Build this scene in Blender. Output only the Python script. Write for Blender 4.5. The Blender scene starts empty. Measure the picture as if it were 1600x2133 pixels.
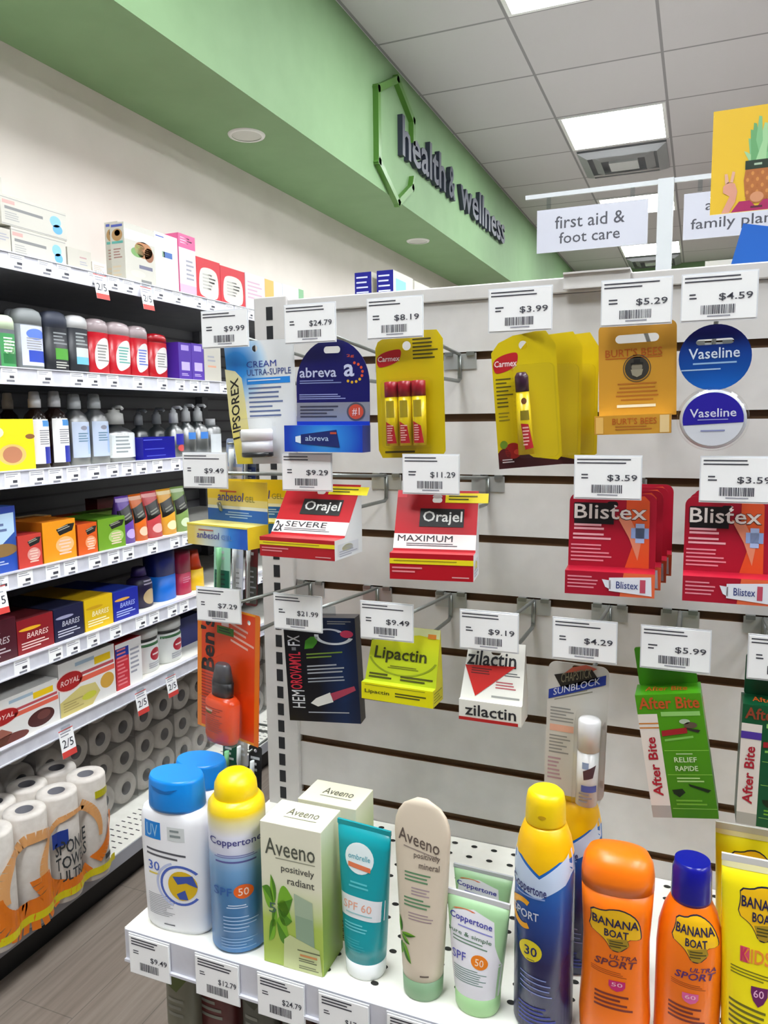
import bpy, bmesh, math, random
from mathutils import Vector, Matrix
from mathutils.geometry import tessellate_polygon
random.seed(7)
SC = bpy.context.scene
COL = SC.collection
PI = math.pi
# ---------------------------------------------------------------- camera, world, exposure
H = 1.354                                  # eye height above the floor
YAW, PITCH, ROLL, FPX = 0.39036912, 0.1213042, -0.01174393, 1591.94
cam = bpy.data.cameras.new('camera')
camo = bpy.data.objects.new('camera', cam); COL.objects.link(camo)
RM = Matrix.Rotation(YAW, 3, 'Z') @ Matrix.Rotation(PI/2-PITCH, 3, 'X') @ Matrix.Rotation(ROLL, 3, 'Z')
camo.matrix_world = Matrix.Translation((0, 0, H)) @ RM.to_4x4()
cam.sensor_fit = 'VERTICAL'; cam.sensor_height = 32.0
cam.lens = FPX/2133*32.0
cam.clip_start = 0.02
SC.camera = camo
W_ = bpy.data.worlds.new('world'); SC.world = W_; W_.use_nodes = True
W_.node_tree.nodes['Background'].inputs[0].default_value = (0.86, 0.93, 1.0, 1)
W_.node_tree.nodes['Background'].inputs[1].default_value = 0.15
SC.view_settings.view_transform = 'Standard'; SC.view_settings.look = 'None'
SC.view_settings.exposure = 0.0; SC.view_settings.gamma = 1.0
SC.view_settings.use_curve_mapping = False
PANEL_EMIT = 30.0

# ---------------------------------------------------------------- measuring helpers
def ray(u, v):
    return RM @ Vector(((u-800)/FPX, -(v-1066.5)/FPX, -1.0))
def onY(u, v, Y):
    d = ray(u, v); k = Y/d.y; return Vector((d.x*k, Y, d.z*k+H))
def onX(u, v, X):
    d = ray(u, v); k = X/d.x; return Vector((X, d.y*k, d.z*k+H))
def onZ(u, v, Z):
    d = ray(u, v); k = (Z-H)/d.z; return Vector((d.x*k, d.y*k, Z))
def proj(P):
    c = RM.transposed() @ (Vector(P)-Vector((0, 0, H)))
    return 800+FPX*c.x/-c.z, 1066.5-FPX*c.y/-c.z
def y_at(u, X, Z):
    lo, hi = 0.6, 12.0
    for _ in range(40):
        m = (lo+hi)/2
        if proj((X, m, Z))[0] < u: lo = m
        else: hi = m
    return m
def z_at(v, X, Y):
    lo, hi = 0.0, 3.2
    for _ in range(40):
        m = (lo+hi)/2
        if proj((X, Y, m))[1] > v: lo = m
        else: hi = m
    return m

# ---------------------------------------------------------------- materials
def lin(h):
    h = h.lstrip('#'); o = []
    if len(h) == 3: h = ''.join(q*2 for q in h)
    for i in (0, 2, 4):
        c = int(h[i:i+2], 16)/255
        o.append(c/12.92 if c <= .04045 else ((c+.055)/1.055)**2.4)
    return (*o, 1)
_M = {}
def M(hexc, rough=.45, metal=0, coat=0, spec=.5, name=None):
    k = (hexc, rough, metal, coat, spec)
    if k in _M: return _M[k]
    m = bpy.data.materials.new(name or 'print_'+hexc.strip('#')); m.use_nodes = True
    b = m.node_tree.nodes['Principled BSDF']
    b.inputs['Base Color'].default_value = lin(hexc)
    b.inputs['Roughness'].default_value = rough
    b.inputs['Metallic'].default_value = metal
    b.inputs['Coat Weight'].default_value = coat
    b.inputs['Specular IOR Level'].default_value = spec
    _M[k] = m; return m
def nodes(name):
    m = bpy.data.materials.new(name); m.use_nodes = True
    nt = m.node_tree; return m, nt, nt.nodes['Principled BSDF']
def ramp(nt, stops, interp='LINEAR'):
    r = nt.nodes.new('ShaderNodeValToRGB'); cr = r.color_ramp; cr.interpolation = interp
    while len(cr.elements) < len(stops): cr.elements.new(.5)
    for e, (p, c) in zip(cr.elements, stops): e.position = p; e.color = lin(c)
    return r
def gradm(name, axis, a, b, stops, rough=.4, interp='LINEAR', coat=0):
    """printed colour gradient along a local axis of the thing, from a to b metres"""
    m, nt, bs = nodes(name)
    tc = nt.nodes.new('ShaderNodeTexCoord'); sp = nt.nodes.new('ShaderNodeSeparateXYZ')
    nt.links.new(tc.outputs['Object'], sp.inputs[0])
    mr = nt.nodes.new('ShaderNodeMapRange'); mr.inputs[1].default_value = a; mr.inputs[2].default_value = b
    nt.links.new(sp.outputs['xyz'.index(axis)], mr.inputs[0])
    r = ramp(nt, stops, interp); nt.links.new(mr.outputs[0], r.inputs[0])
    nt.links.new(r.outputs[0], bs.inputs['Base Color'])
    bs.inputs['Roughness'].default_value = rough; bs.inputs['Coat Weight'].default_value = coat
    return m
def blobm(name, cx, cz, R, stops, rough=.4, sx=1.0):
    """printed round colour gradient about a point of the thing's front"""
    m, nt, bs = nodes(name)
    tc = nt.nodes.new('ShaderNodeTexCoord'); mp = nt.nodes.new('ShaderNodeMapping')
    mp.vector_type = 'POINT'
    mp.inputs['Location'].default_value = (-cx*sx/R, 0, -cz/R); mp.inputs['Scale'].default_value = (sx/R, 0, 1/R)
    nt.links.new(tc.outputs['Object'], mp.inputs[0])
    ln = nt.nodes.new('ShaderNodeVectorMath'); ln.operation = 'LENGTH'
    nt.links.new(mp.outputs[0], ln.inputs[0])
    r = ramp(nt, stops); nt.links.new(ln.outputs['Value'], r.inputs[0])
    nt.links.new(r.outputs[0], bs.inputs['Base Color']); bs.inputs['Roughness'].default_value = rough
    return m
def noisem(name, c1, c2, scale=8, rough=.6, detail=4, stretch=(1, 1, 1), bump=0, lo=.35, hi=.65, coord='Object'):
    m, nt, bs = nodes(name)
    tc = nt.nodes.new('ShaderNodeTexCoord'); mp = nt.nodes.new('ShaderNodeMapping')
    mp.inputs['Scale'].default_value = stretch; nt.links.new(tc.outputs[coord], mp.inputs[0])
    n = nt.nodes.new('ShaderNodeTexNoise'); n.inputs['Scale'].default_value = scale; n.inputs['Detail'].default_value = detail
    nt.links.new(mp.outputs[0], n.inputs[0])
    r = ramp(nt, [(lo, c1), (hi, c2)]); nt.links.new(n.outputs['Fac'], r.inputs[0])
    nt.links.new(r.outputs[0], bs.inputs['Base Color']); bs.inputs['Roughness'].default_value = rough
    if bump:
        bp = nt.nodes.new('ShaderNodeBump'); bp.inputs['Strength'].default_value = bump; bp.inputs['Distance'].default_value = .002
        nt.links.new(n.outputs['Fac'], bp.inputs['Height']); nt.links.new(bp.outputs[0], bs.inputs['Normal'])
    return m
def clearm(name, tint='#ffffff', amt=.86, rough=.08):
    """thin clear plastic: mostly transparent with a glossy skin"""
    m = bpy.data.materials.new(name); m.use_nodes = True; nt = m.node_tree; nt.nodes.clear()
    o = nt.nodes.new('ShaderNodeOutputMaterial'); t = nt.nodes.new('ShaderNodeBsdfTransparent')
    t.inputs[0].default_value = lin(tint); g = nt.nodes.new('ShaderNodeBsdfGlossy'); g.inputs['Roughness'].default_value = rough
    f = nt.nodes.new('ShaderNodeLayerWeight'); f.inputs[0].default_value = .5
    pw = nt.nodes.new('ShaderNodeMath'); pw.operation = 'POWER'; pw.inputs[1].default_value = 4; nt.links.new(f.outputs['Facing'], pw.inputs[0])
    ad = nt.nodes.new('ShaderNodeMath'); ad.operation = 'MULTIPLY_ADD'; ad.inputs[1].default_value = .5; ad.inputs[2].default_value = max(.03, 1-amt-.06); ad.use_clamp = True
    nt.links.new(pw.outputs[0], ad.inputs[0])
    mx = nt.nodes.new('ShaderNodeMixShader'); nt.links.new(ad.outputs[0], mx.inputs[0])
    nt.links.new(t.outputs[0], mx.inputs[1]); nt.links.new(g.outputs[0], mx.inputs[2]); nt.links.new(mx.outputs[0], o.inputs[0])
    return m
CLEAR = clearm('clear_blister_plastic', '#ffffff', .9)
CLEARP = clearm('clear_bottle_plastic', '#eef2f4', .85)
METAL = M('#8d908c', .38, .85, name='zinc_wire')
WHITEM = noisem('white_powder_coated_steel', '#c6c3c0', '#cdcac7', 30, .45)
SHELFW = noisem('white_shelf_steel', '#eceae0', '#f3f1e8', 30, .4)
PAPER = M('#ffffff', .6, name='white_label_paper')
INK = M('#3c3c46', .6, name='grey_label_ink')
INKL = M('#9a9aa4', .6, name='pale_label_ink')
BARG = M('#77777f', .6, name='barcode_ink')

# ---------------------------------------------------------------- mesh building
_G = {}
def glyphs(s, bold=0., it=0.):
    k = (s, bold, it)
    if k in _G: return _G[k]
    c = bpy.data.curves.new('lettering', 'FONT'); c.body = s; c.resolution_u = 2; c.offset = bold*.45; c.shear = it
    c.space_line = .85; c.align_x = 'CENTER'
    o = bpy.data.objects.new('lettering', c); me = o.to_mesh()
    V = [(v.co.x, v.co.y) for v in me.vertices]
    me.calc_loop_triangles(); T = [tuple(t.vertices) for t in me.loop_triangles]
    o.to_mesh_clear(); bpy.data.objects.remove(o); bpy.data.curves.remove(c)
    xs = [v[0] for v in V]; ys = [v[1] for v in V]
    x0, x1, y0, y1 = min(xs), max(xs), min(ys), max(ys)
    V = [((x-x0)/(x1-x0), (y-y0)/(y1-y0)) for x, y in V]
    _G[k] = (V, T); return _G[k]

class MB:
    def __init__(s): s.v = []; s.f = []; s.mi = []; s.sm = []; s.mats = []; s.T = None
    def k(s, m):
        if m not in s.mats: s.mats.append(m)
        return s.mats.index(m)
    def face(s, pts, m, smooth=False):
        n = len(s.v)
        if s.T: pts = [s.T @ Vector(p) for p in pts]
        s.v += [tuple(p) for p in pts]; s.f.append(tuple(range(n, n+len(pts)))); s.mi.append(s.k(m)); s.sm.append(smooth)
    def box(s, x0, x1, y0, y1, z0, z1, m, **o):
        P = [(x0,y0,z0),(x1,y0,z0),(x1,y1,z0),(x0,y1,z0),(x0,y0,z1),(x1,y0,z1),(x1,y1,z1),(x0,y1,z1)]
        for nm, q in dict(bottom=(3,2,1,0), top=(4,5,6,7), front=(0,1,5,4), right=(1,2,6,5), back=(2,3,7,6), left=(3,0,4,7)).items():
            s.face([P[i] for i in q], o.get(nm, m))
    def slab(s, loops, y0, y1, m, side=None, back=None):
        """plate in the XZ plane between y0 (front) and y1, with optional holes"""
        L = [[Vector((a, b, 0)) for a, b in l] for l in loops]; flat = [p for l in L for p in l]
        for t in tessellate_polygon(L):
            a, b, c = [flat[i] for i in t]
            if (b-a).cross(c-a).z < 0: b, c = c, b
            s.face([(p.x, y0, p.y) for p in (a, b, c)], m)
            s.face([(p.x, y1, p.y) for p in (a, c, b)], back or m)
        for l in loops:
            n = len(l); ar = sum(l[i][0]*l[(i+1)%n][1]-l[(i+1)%n][0]*l[i][1] for i in range(n))
            if (ar < 0) == (l is loops[0]): l = l[::-1]
            for i in range(n):
                a, b = l[i], l[(i+1) % n]
                s.face([(a[0], y0, a[1]), (a[0], y1, a[1]), (b[0], y1, b[1]), (b[0], y0, b[1])], side or m)
    def rings(s, R, mats, n=40, cx=0, cy=0, caps=True, flat=()):
        """R = list of (z, a, b, power); mats = one material or one per band"""
        base = len(s.v)
        for (z, a, b, p) in R:
            for i in range(n):
                t = 2*PI*i/n; c, q = math.cos(t), math.sin(t)
                P = Vector((cx+a*math.copysign(abs(c)**(2/p), c), cy+b*math.copysign(abs(q)**(2/p), q), z))
                s.v.append(tuple(s.T @ P) if s.T else tuple(P))
        for j in range(len(R)-1):
            m = mats[j] if isinstance(mats, (list, tuple)) else mats
            for i in range(n):
                k = (i+1) % n
                s.f.append((base+j*n+i, base+j*n+k, base+(j+1)*n+k, base+(j+1)*n+i)); s.mi.append(s.k(m)); s.sm.append(True)
        if caps:
            m0 = mats[0] if isinstance(mats, (list, tuple)) else mats; m1 = mats[-1] if isinstance(mats, (list, tuple)) else mats
            s.f.append(tuple(base+n-1-i for i in range(n))); s.mi.append(s.k(m0)); s.sm.append(False)
            t = base+(len(R)-1)*n
            s.f.append(tuple(t+i for i in range(n))); s.mi.append(s.k(m1)); s.sm.append(False)
    def tube(s, path, r, m, n=8):
        path = [Vector(p) for p in path]; rg = []
        up = Vector((0, 0, 1))
        for i, p in enumerate(path):
            d = (path[min(i+1, len(path)-1)]-path[max(i-1, 0)]).normalized()
            a = d.cross(up if abs(d.z) < .9 else Vector((1, 0, 0))).normalized(); b = a.cross(d)
            rg.append([p+a*r*math.cos(2*PI*k/n)+b*r*math.sin(2*PI*k/n) for k in range(n)])
        base = len(s.v)
        for g in rg: s.v += [tuple(q) for q in g]
        for j in range(len(rg)-1):
            for k in range(n):
                l = (k+1) % n
                s.f.append((base+j*n+k, base+(j+1)*n+k, base+(j+1)*n+l, base+j*n+l)); s.mi.append(s.k(m)); s.sm.append(True)
        s.f.append(tuple(base+k for k in range(n))); s.mi.append(s.k(m)); s.sm.append(False)
        t = base+(len(rg)-1)*n; s.f.append(tuple(t+n-1-k for k in range(n))); s.mi.append(s.k(m)); s.sm.append(False)
    def build(s, name, parent=None, weld=False, bevel=0):
        me = bpy.data.meshes.new(name); me.from_pydata(s.v, [], s.f)
        for m in s.mats: me.materials.append(m)
        me.polygons.foreach_set('material_index', s.mi); me.polygons.foreach_set('use_smooth', s.sm); me.update()
        if weld or bevel:
            b = bmesh.new(); b.from_mesh(me); bmesh.ops.remove_doubles(b, verts=b.verts, dist=2e-6); b.to_mesh(me); b.free()
        o = bpy.data.objects.new(name, me); COL.objects.link(o)
        if bevel:
            md = o.modifiers.new('bevel', 'BEVEL'); md.width = bevel; md.segments = 2; md.limit_method = 'ANGLE'
        if parent: o.parent = parent
        return o

class Surf:
    """front surface in normalised coordinates: a from left to right, b from top to bottom"""
    def __init__(s, mb, fn, du=0, dv=0): s.mb = mb; s.fn = fn; s.du = du; s.dv = dv
    def tri(s, P, m, l):
        polys = [P]
        for ax, st in ((0, s.du), (1, s.dv)):
            if not st: continue
            out = []
            for q in polys:
                lo = min(p[ax] for p in q); hi = max(p[ax] for p in q)
                i0 = math.floor(lo/st+1e-9); i1 = math.ceil(hi/st-1e-9)
                for i in range(i0, max(i1, i0+1)):
                    c = q
                    for lim, sg in ((i*st, 1), ((i+1)*st, -1)):
                        r = []
                        for j in range(len(c)):
                            A, B = c[j], c[(j+1) % len(c)]; da = (A[ax]-lim)*sg; db = (B[ax]-lim)*sg
                            if da >= 0: r.append(A)
                            if (da > 0 and db < 0) or (da < 0 and db > 0):
                                t = da/(da-db); r.append((A[0]+t*(B[0]-A[0]), A[1]+t*(B[1]-A[1])))
                        c = r
                        if len(c) < 3: break
                    if len(c) >= 3: out.append(c)
            polys = out
        for q in polys:
            n = len(q); ar = sum(q[i][0]*q[(i+1) % n][1]-q[(i+1) % n][0]*q[i][1] for i in range(n))
            if abs(ar) < 1e-9: continue
            if ar > 0: q = q[::-1]                      # b runs downwards
            s.mb.face([s.fn(a, b, l*.00022) for a, b in q], m, bool(s.du))
    def poly(s, P, m, l=1):
        V = [Vector((a, b, 0)) for a, b in P]
        for t in tessellate_polygon([V]): s.tri([tuple(V[i][:2]) for i in t], m, l)
    def rect(s, x0, y0, x1, y1, m, l=1, sk=0):
        d = sk*(x1-x0); s.poly([(x0, y0), (x1, y0+d), (x1, y1+d), (x0, y1)], m, l)
    def ell(s, cx, cy, rx, ry, m, l=1, n=24, a0=0, a1=360):
        P = [(cx+rx*math.cos(math.radians(a0+(a1-a0)*i/n)), cy-ry*math.sin(math.radians(a0+(a1-a0)*i/n))) for i in range(n+(a1-a0 < 360))]
        s.poly(P, m, l)
    def ring(s, cx, cy, rx, ry, t, m, l=1, a0=0, a1=360, n=28):
        for i in range(n):
            A = math.radians(a0+(a1-a0)*i/n); B = math.radians(a0+(a1-a0)*(i+1)/n)
            s.poly([(cx+rx*math.cos(A), cy-ry*math.sin(A)), (cx+rx*math.cos(B), cy-ry*math.sin(B)),
                    (cx+rx*(1-t)*math.cos(B), cy-ry*(1-t)*math.sin(B)), (cx+rx*(1-t)*math.cos(A), cy-ry*(1-t)*math.sin(A))], m, l)
    def txt(s, t, x0, y0, x1, y1, m, l=3, rot=0, bold=.012, it=0., sk=0., arch=0.):
        V, T = glyphs(t, bold, it)
        def f(g):
            gx, gy = g
            if rot == 90: return (x1-gy*(x1-x0), y1-gx*(y1-y0))
            if rot == -90: return (x0+gy*(x1-x0), y0+gx*(y1-y0))
            x = x0+gx*(x1-x0); return (x, y1-gy*(y1-y0)+sk*(x-x0)+arch*(2*gx-1)**2)
        Q = [f(v) for v in V]
        for t in T: s.tri([Q[i] for i in t], m, l)
    def lines(s, x0, y0, x1, y1, n, m, l=1, th=.45, sk=0, seed=1, ctr=False):
        R = random.Random(seed*977+n)
        p = (y1-y0)/n
        for i in range(n):
            w = (x1-x0)*R.uniform(.6, 1); a = x0+((x1-x0)-w)/2 if ctr else x0
            s.rect(a, y0+i*p, a+w, y0+i*p+p*th, m, l, sk)

def soft(P, n=2):
    for _ in range(n): P = [q for i in range(len(P)) for q in ((P[i][0]*.75+P[(i+1) % len(P)][0]*.25, P[i][1]*.75+P[(i+1) % len(P)][1]*.25), (P[i][0]*.25+P[(i+1) % len(P)][0]*.75, P[i][1]*.25+P[(i+1) % len(P)][1]*.75))]
    return P
def leaf(S, x0, y0, x1, y1, w, m, m2, l=2, asp=1.0):
    dx, dy = x1-x0, y1-y0; nx, ny = -dy*w*asp, dx*w/asp; k = [math.sin(PI*(i/8)**.8) for i in range(9)]
    A = [(x0+dx*i/8+nx*k[i], y0+dy*i/8+ny*k[i]) for i in range(9)]; B = [(x0+dx*i/8-nx*k[i], y0+dy*i/8-ny*k[i]) for i in range(8, -1, -1)]; C = [(x0+dx*i/8, y0+dy*i/8) for i in range(9)]
    S.poly(A[:-1]+C[::-1][:-1], m, l); S.poly(C[:-1]+B[:-1], m2, l)
def flat(mb, x0, x1, z0, z1, y=0.):
    """flat front facing -y"""
    return Surf(mb, lambda a, b, e: (x0+a*(x1-x0), y-e, z1-b*(z1-z0)))
def quadS(mb, TL, TR, BL):
    TL, TR, BL = map(Vector, (TL, TR, BL)); U = TR-TL; Vv = BL-TL; N = Vv.cross(U).normalized()
    return Surf(mb, lambda a, b, e: tuple(TL+U*a+Vv*b+N*e))
def ringS(mb, R, z0, z1, cx=0, cy=0, cov=.985, du=1/18, dv=1/30):
    def fn(a, b, e):
        z = z0+(1-b)*(z1-z0)
        A = R[-1][1:]
        for i in range(len(R)-1):
            if R[i][0] <= z <= R[i+1][0]:
                t = (z-R[i][0])/max(1e-9, R[i+1][0]-R[i][0]); A = [R[i][j]+t*(R[i+1][j]-R[i][j]) for j in (1, 2, 3)]; break
        w, d, p = A; x = max(-1, min(1, (2*a-1)*cov))
        y = -(max(0, 1-abs(x)**p))**(1/p)
        return (cx+x*(w+e), cy+y*(d+e), z)
    return Surf(mb, fn, du, dv)
def rrect(w, h, r, x=0, z=0, n=6, tl=None, tr=None, bl=None, br=None):
    P = []
    for (cx, cz, a0, rr) in ((w/2, h, 0, tr), (-w/2, h, 90, tl), (-w/2, 0, 180, bl), (w/2, 0, 270, br)):
        rr = r if rr is None else rr; sx = -1 if cx > 0 else 1; sz = -1 if cz > 0 else 1
        if rr < 1e-6: P.append((x+cx, z+cz)); continue
        for i in range(n+1):
            t = math.radians(a0+90*i/n); P.append((x+cx+sx*rr+rr*math.cos(t), z+cz+sz*rr+rr*math.sin(t)))
    return P
def circ(r, x=0, z=0, n=32, rx=None):
    return [(x+(rx or r)*math.cos(2*PI*i/n), z+r*math.sin(2*PI*i/n)) for i in range(n)]

# ---------------------------------------------------------------- scene bookkeeping
def tag(o, label, cat, group=None):
    o['label'] = label; o['category'] = cat
    if group: o['group'] = group
    return o
def thing(name, label, cat, loc=(0, 0, 0), rot=(0, 0, 0), group=None):
    o = bpy.data.objects.new(name, None); o.empty_display_size = .02; COL.objects.link(o)
    o.location = loc; o.rotation_euler = rot; return tag(o, label, cat, group)
def struct(o): o['kind'] = 'structure'; return o
# ================================================================ THE ROOM
XW, XS, ZC, ZS = -2.06, -1.577, 1.866+H, 1.186+H       # wall, soffit face, ceiling, soffit underside
YB, YF, XR = 10.9, -3.2, 4.6
TY0, TX0, TS = 5.11, -.905, .66                        # ceiling grid
floorm, nt, bs = nodes('greige_wood_look_vinyl')
tc = nt.nodes.new('ShaderNodeTexCoord'); mp = nt.nodes.new('ShaderNodeMapping'); mp.inputs['Rotation'].default_value = (0, 0, PI/2)
nt.links.new(tc.outputs['Object'], mp.inputs[0])
br = nt.nodes.new('ShaderNodeTexBrick'); br.inputs['Scale'].default_value = 1; br.inputs['Brick Width'].default_value = 1.2
br.inputs['Row Height'].default_value = .16; br.inputs['Mortar Size'].default_value = .0012; br.offset = .37
for i, c in enumerate(('#8f8379', '#85796f', '#6e645c')): br.inputs[i+1].default_value = lin(c)
nt.links.new(mp.outputs[0], br.inputs[0])
mp2 = nt.nodes.new('ShaderNodeMapping'); mp2.inputs['Scale'].default_value = (22, 1.2, 1); nt.links.new(tc.outputs['Object'], mp2.inputs[0])
ns = nt.nodes.new('ShaderNodeTexNoise'); ns.inputs['Scale'].default_value = 3; ns.inputs['Detail'].default_value = 6; nt.links.new(mp2.outputs[0], ns.inputs[0])
rp = ramp(nt, [(.3, '#b9b2aa'), (.7, '#ffffff')]); nt.links.new(ns.outputs['Fac'], rp.inputs[0])
mx = nt.nodes.new('ShaderNodeMix'); mx.data_type = 'RGBA'; mx.blend_type = 'MULTIPLY'; mx.inputs[0].default_value = .6
nt.links.new(br.outputs[0], mx.inputs[6]); nt.links.new(rp.outputs[0], mx.inputs[7]); nt.links.new(mx.outputs[2], bs.inputs['Base Color'])
bs.inputs['Roughness'].default_value = .5
b = MB(); b.face([(XW, YF, 0), (XR, YF, 0), (XR, YB, 0), (XW, YB, 0)], floorm); struct(b.build('floor'))
# ceiling of square tiles in a white T-grid
tilem, nt, bs = nodes('ceiling_tile_grid')
tc = nt.nodes.new('ShaderNodeTexCoord'); mp = nt.nodes.new('ShaderNodeMapping')
mp.inputs['Location'].default_value = (-TX0/TS, -TY0/TS, 0); mp.inputs['Scale'].default_value = (1/TS, 1/TS, 1)
nt.links.new(tc.outputs['Object'], mp.inputs[0])
br = nt.nodes.new('ShaderNodeTexBrick'); br.offset = 0; br.inputs['Scale'].default_value = 1
br.inputs['Brick Width'].default_value = 1; br.inputs['Row Height'].default_value = 1; br.inputs['Mortar Size'].default_value = .012
for i, c in enumerate(('#cac6ca', '#c6c2c6', '#8f8c90')): br.inputs[i+1].default_value = lin(c)
nt.links.new(mp.outputs[0], br.inputs[0]); nt.links.new(br.outputs[0], bs.inputs['Base Color'])
ns = nt.nodes.new('ShaderNodeTexNoise'); ns.inputs['Scale'].default_value = 180; nt.links.new(tc.outputs['Object'], ns.inputs[0])
bp = nt.nodes.new('ShaderNodeBump'); bp.inputs['Strength'].default_value = .25; bp.inputs['Distance'].default_value = .001
nt.links.new(ns.outputs['Fac'], bp.inputs['Height']); nt.links.new(bp.outputs[0], bs.inputs['Normal']); bs.inputs['Roughness'].default_value = .85
b = MB(); b.face([(XS, YF, ZC), (XS, YB, ZC), (XR, YB, ZC), (XR, YF, ZC)], tilem); struct(b.build('ceiling'))
wallm = noisem('warm_white_wall_paint', '#d6cdc5', '#dbd2ca', 5, .8)
b = MB(); b.face([(XW, YF, 0), (XW, YB, 0), (XW, YB, ZS), (XW, YF, ZS)], wallm); struct(b.build('wall_left'))
b = MB(); b.face([(XW, YB, 0), (XR, YB, 0), (XR, YB, ZC-.75), (XW, YB, ZC-.75)], wallm); struct(b.build('wall_back'))
greenm = noisem('sage_green_paint', '#7a9a6e', '#7e9e72', 6, .7)
b = MB()
b.face([(XS, YF, ZS), (XS, YB, ZS), (XS, YB, ZC), (XS, YF, ZC)], greenm)
b.face([(XW, YF, ZS), (XW, YB, ZS), (XS, YB, ZS), (XS, YF, ZS)], greenm)
struct(b.build('trim_1'))
b = MB(); b.box(XS, XR, YB-.5, YB, ZC-.75, ZC, greenm); struct(b.build('trim_2'))
# soffit downlights, switched off
for y, lab in ((2.90, 'round white recessed downlight in the soffit above the nearer shelves'), (5.02, 'round white recessed downlight further along the soffit, beneath the lettering')):
    t = thing('recessed_downlight', lab, 'light', (-1.795, y, ZS), group='unlit downlights in the green soffit')
    b = MB(); b.rings([(-.006, .062, .062, 2), (-.006, .075, .075, 2), (0, .078, .078, 2)], M('#e6e6e2', .4), n=36, caps=False); b.build('trim_ring', t)
    b = MB(); b.rings([(-.004, .062, .062, 2), (-.003, .06, .06, 2)], M('#c9c9c2', .5), n=36); b.build('lens', t)
# ceiling light panels on the grid, plus an unseen row added for light
emit = bpy.data.materials.new('lit_diffuser'); emit.use_nodes = True
eb = emit.node_tree.nodes['Principled BSDF']; eb.inputs['Emission Color'].default_value = (.93, .97, 1, 1); eb.inputs['Emission Strength'].default_value = PANEL_EMIT
LAB = {(0, 1): 'lit square ceiling panel at the top edge, nearest of the row', (0, 2): 'lit square ceiling panel directly in front of the air vent',
       (0, 3): 'lit ceiling panel seen behind the first aid sign', (0, 4): 'lit ceiling panel furthest back, just above the gondola top'}
for i in range(0, 3):
    for j in (-1, -.5, 0, 1, 2, 3, 4):  # half-step row is added off the grid to brighten the display shelf
        x = TX0+1.98*i; y = TY0+1.98*(j-2)
        if x > XR-.7: continue
        t = thing('ceiling_light', LAB.get((i, j), 'lit square ceiling panel out of the picture, store grid plus an added row'), 'ceiling light', (x+TS/2, y+TS/2, ZC), group='lit ceiling panels')
        h = TS/2-.012
        b = MB()
        for (a0, a1, b0, b1) in ((-h, h, -h, -h+.02), (-h, h, h-.02, h), (-h, -h+.02, -h+.02, h-.02), (h-.02, h, -h+.02, h-.02)): b.box(a0, a1, b0, b1, -.006, 0, M('#e9e9ea', .4))
        b.build('frame', t)
        b = MB(); b.box(-h+.02, h-.02, -h+.02, h-.02, -.004, -.001, emit); b.build('diffuser', t)
# supply air diffuser next to the light
for y, lab in ((TY0+TS, 'square white air diffuser beside the nearer lit ceiling panel'), (TY0+TS+3.96, 'square white air diffuser beside the furthest lit panel')):
    t = thing('air_vent', lab, 'air vent', (TX0+TS/2, y+TS/2, ZC), group='ceiling air vents')
    b = MB(); b.box(-.3, .3, -.3, .3, -.004, 0, M('#7f8186', .6)); b.build('back_plate', t)
    for k, (r0, r1) in enumerate(((.30, .235), (.21, .15), (.125, .0))):
        b = MB(); z0, z1 = -.012-.006*k, -.045-.004*k
        for q in range(4):
            T = Matrix.Rotation(q*PI/2, 4, 'Z'); b.T = T
            if r1 > 0: b.face([(-r0, -r0, z1+.03), (r0, -r0, z1+.03), (r1, -r1, z1), (-r1, -r1, z1)][::-1], M('#c9cacd', .5)); b.face([(-r0, -r0, z1+.03), (r0, -r0, z1+.03), (r1, -r1, z1), (-r1, -r1, z1)], M('#c9cacd', .5))
        b.T = None
        if not r1: b.box(-.1, .1, -.1, .1, -.05, -.03, M('#c9cacd', .5))
        b.build('vane', t)
# soffit emblem and letters (raised, facing the aisle)
def text_solid(s, y0, y1, z0, z1, m, nm, lab, depth=.03):
    V, T = glyphs(s, .03)
    b = MB()
    P = lambda g, e: (XS+e, y0+g[0]*(y1-y0), z0+g[1]*(z1-z0))
    edges = {}
    for t in T:
        a, c, d = [V[i] for i in t]
        if (c[0]-a[0])*(d[1]-a[1])-(c[1]-a[1])*(d[0]-a[0]) < 0: t = (t[0], t[2], t[1])
        b.face([P(V[i], depth) for i in t], m)
        for i in range(3):
            e = (t[i], t[(i+1) % 3]); edges[e] = 1
    for (i, j) in edges:
        if (j, i) not in edges: b.face([P(V[i], .0), P(V[j], .0), P(V[j], depth), P(V[i], depth)], m)
    o = b.build(nm); return tag(o, lab, 'sign lettering', 'raised words on the green soffit')
ink = M('#2c3040', .45, name='charcoal_acrylic')
zb = 1.425+H
text_solid('health', 4.09, 4.86, zb, zb+.215, ink, 'sign_word', 'raised dark word health on the soffit, next to the green outline')
text_solid('&', 4.93, 5.07, zb-.002, zb+.2, ink, 'sign_ampersand', 'raised dark ampersand between the two words on the soffit')
text_solid('wellness', 5.19, 6.47, zb-.004, zb+.215, ink, 'sign_word', 'raised dark word wellness on the soffit, furthest along')
b = MB(); HX = [(4.28, 1.63), (4.28, 1.668), (4.035, 1.795), (3.765, 1.65), (3.765, 1.30), (4.035, 1.165), (4.255, 1.30), (4.275, 1.345)]
hm = M('#4f7d2e', .4, name='leaf_green_acrylic')
def hexbar(A, B, w):
    A, B = Vector((A[0], A[1])), Vector((B[0], B[1])); d = (B-A).normalized()*w*.5; n = Vector((-d.y, d.x))
    A2, B2 = A-d, B+d
    q = [A2-n, B2-n, B2+n, A2+n]
    F = [(XS+.03, p.x, p.y+H) for p in q]; K = [(XS, p.x, p.y+H) for p in q]
    b.face(F, hm)
    for i in range(4): j = (i+1) % 4; b.face([K[i], K[j], F[j], F[i]], hm)
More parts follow.
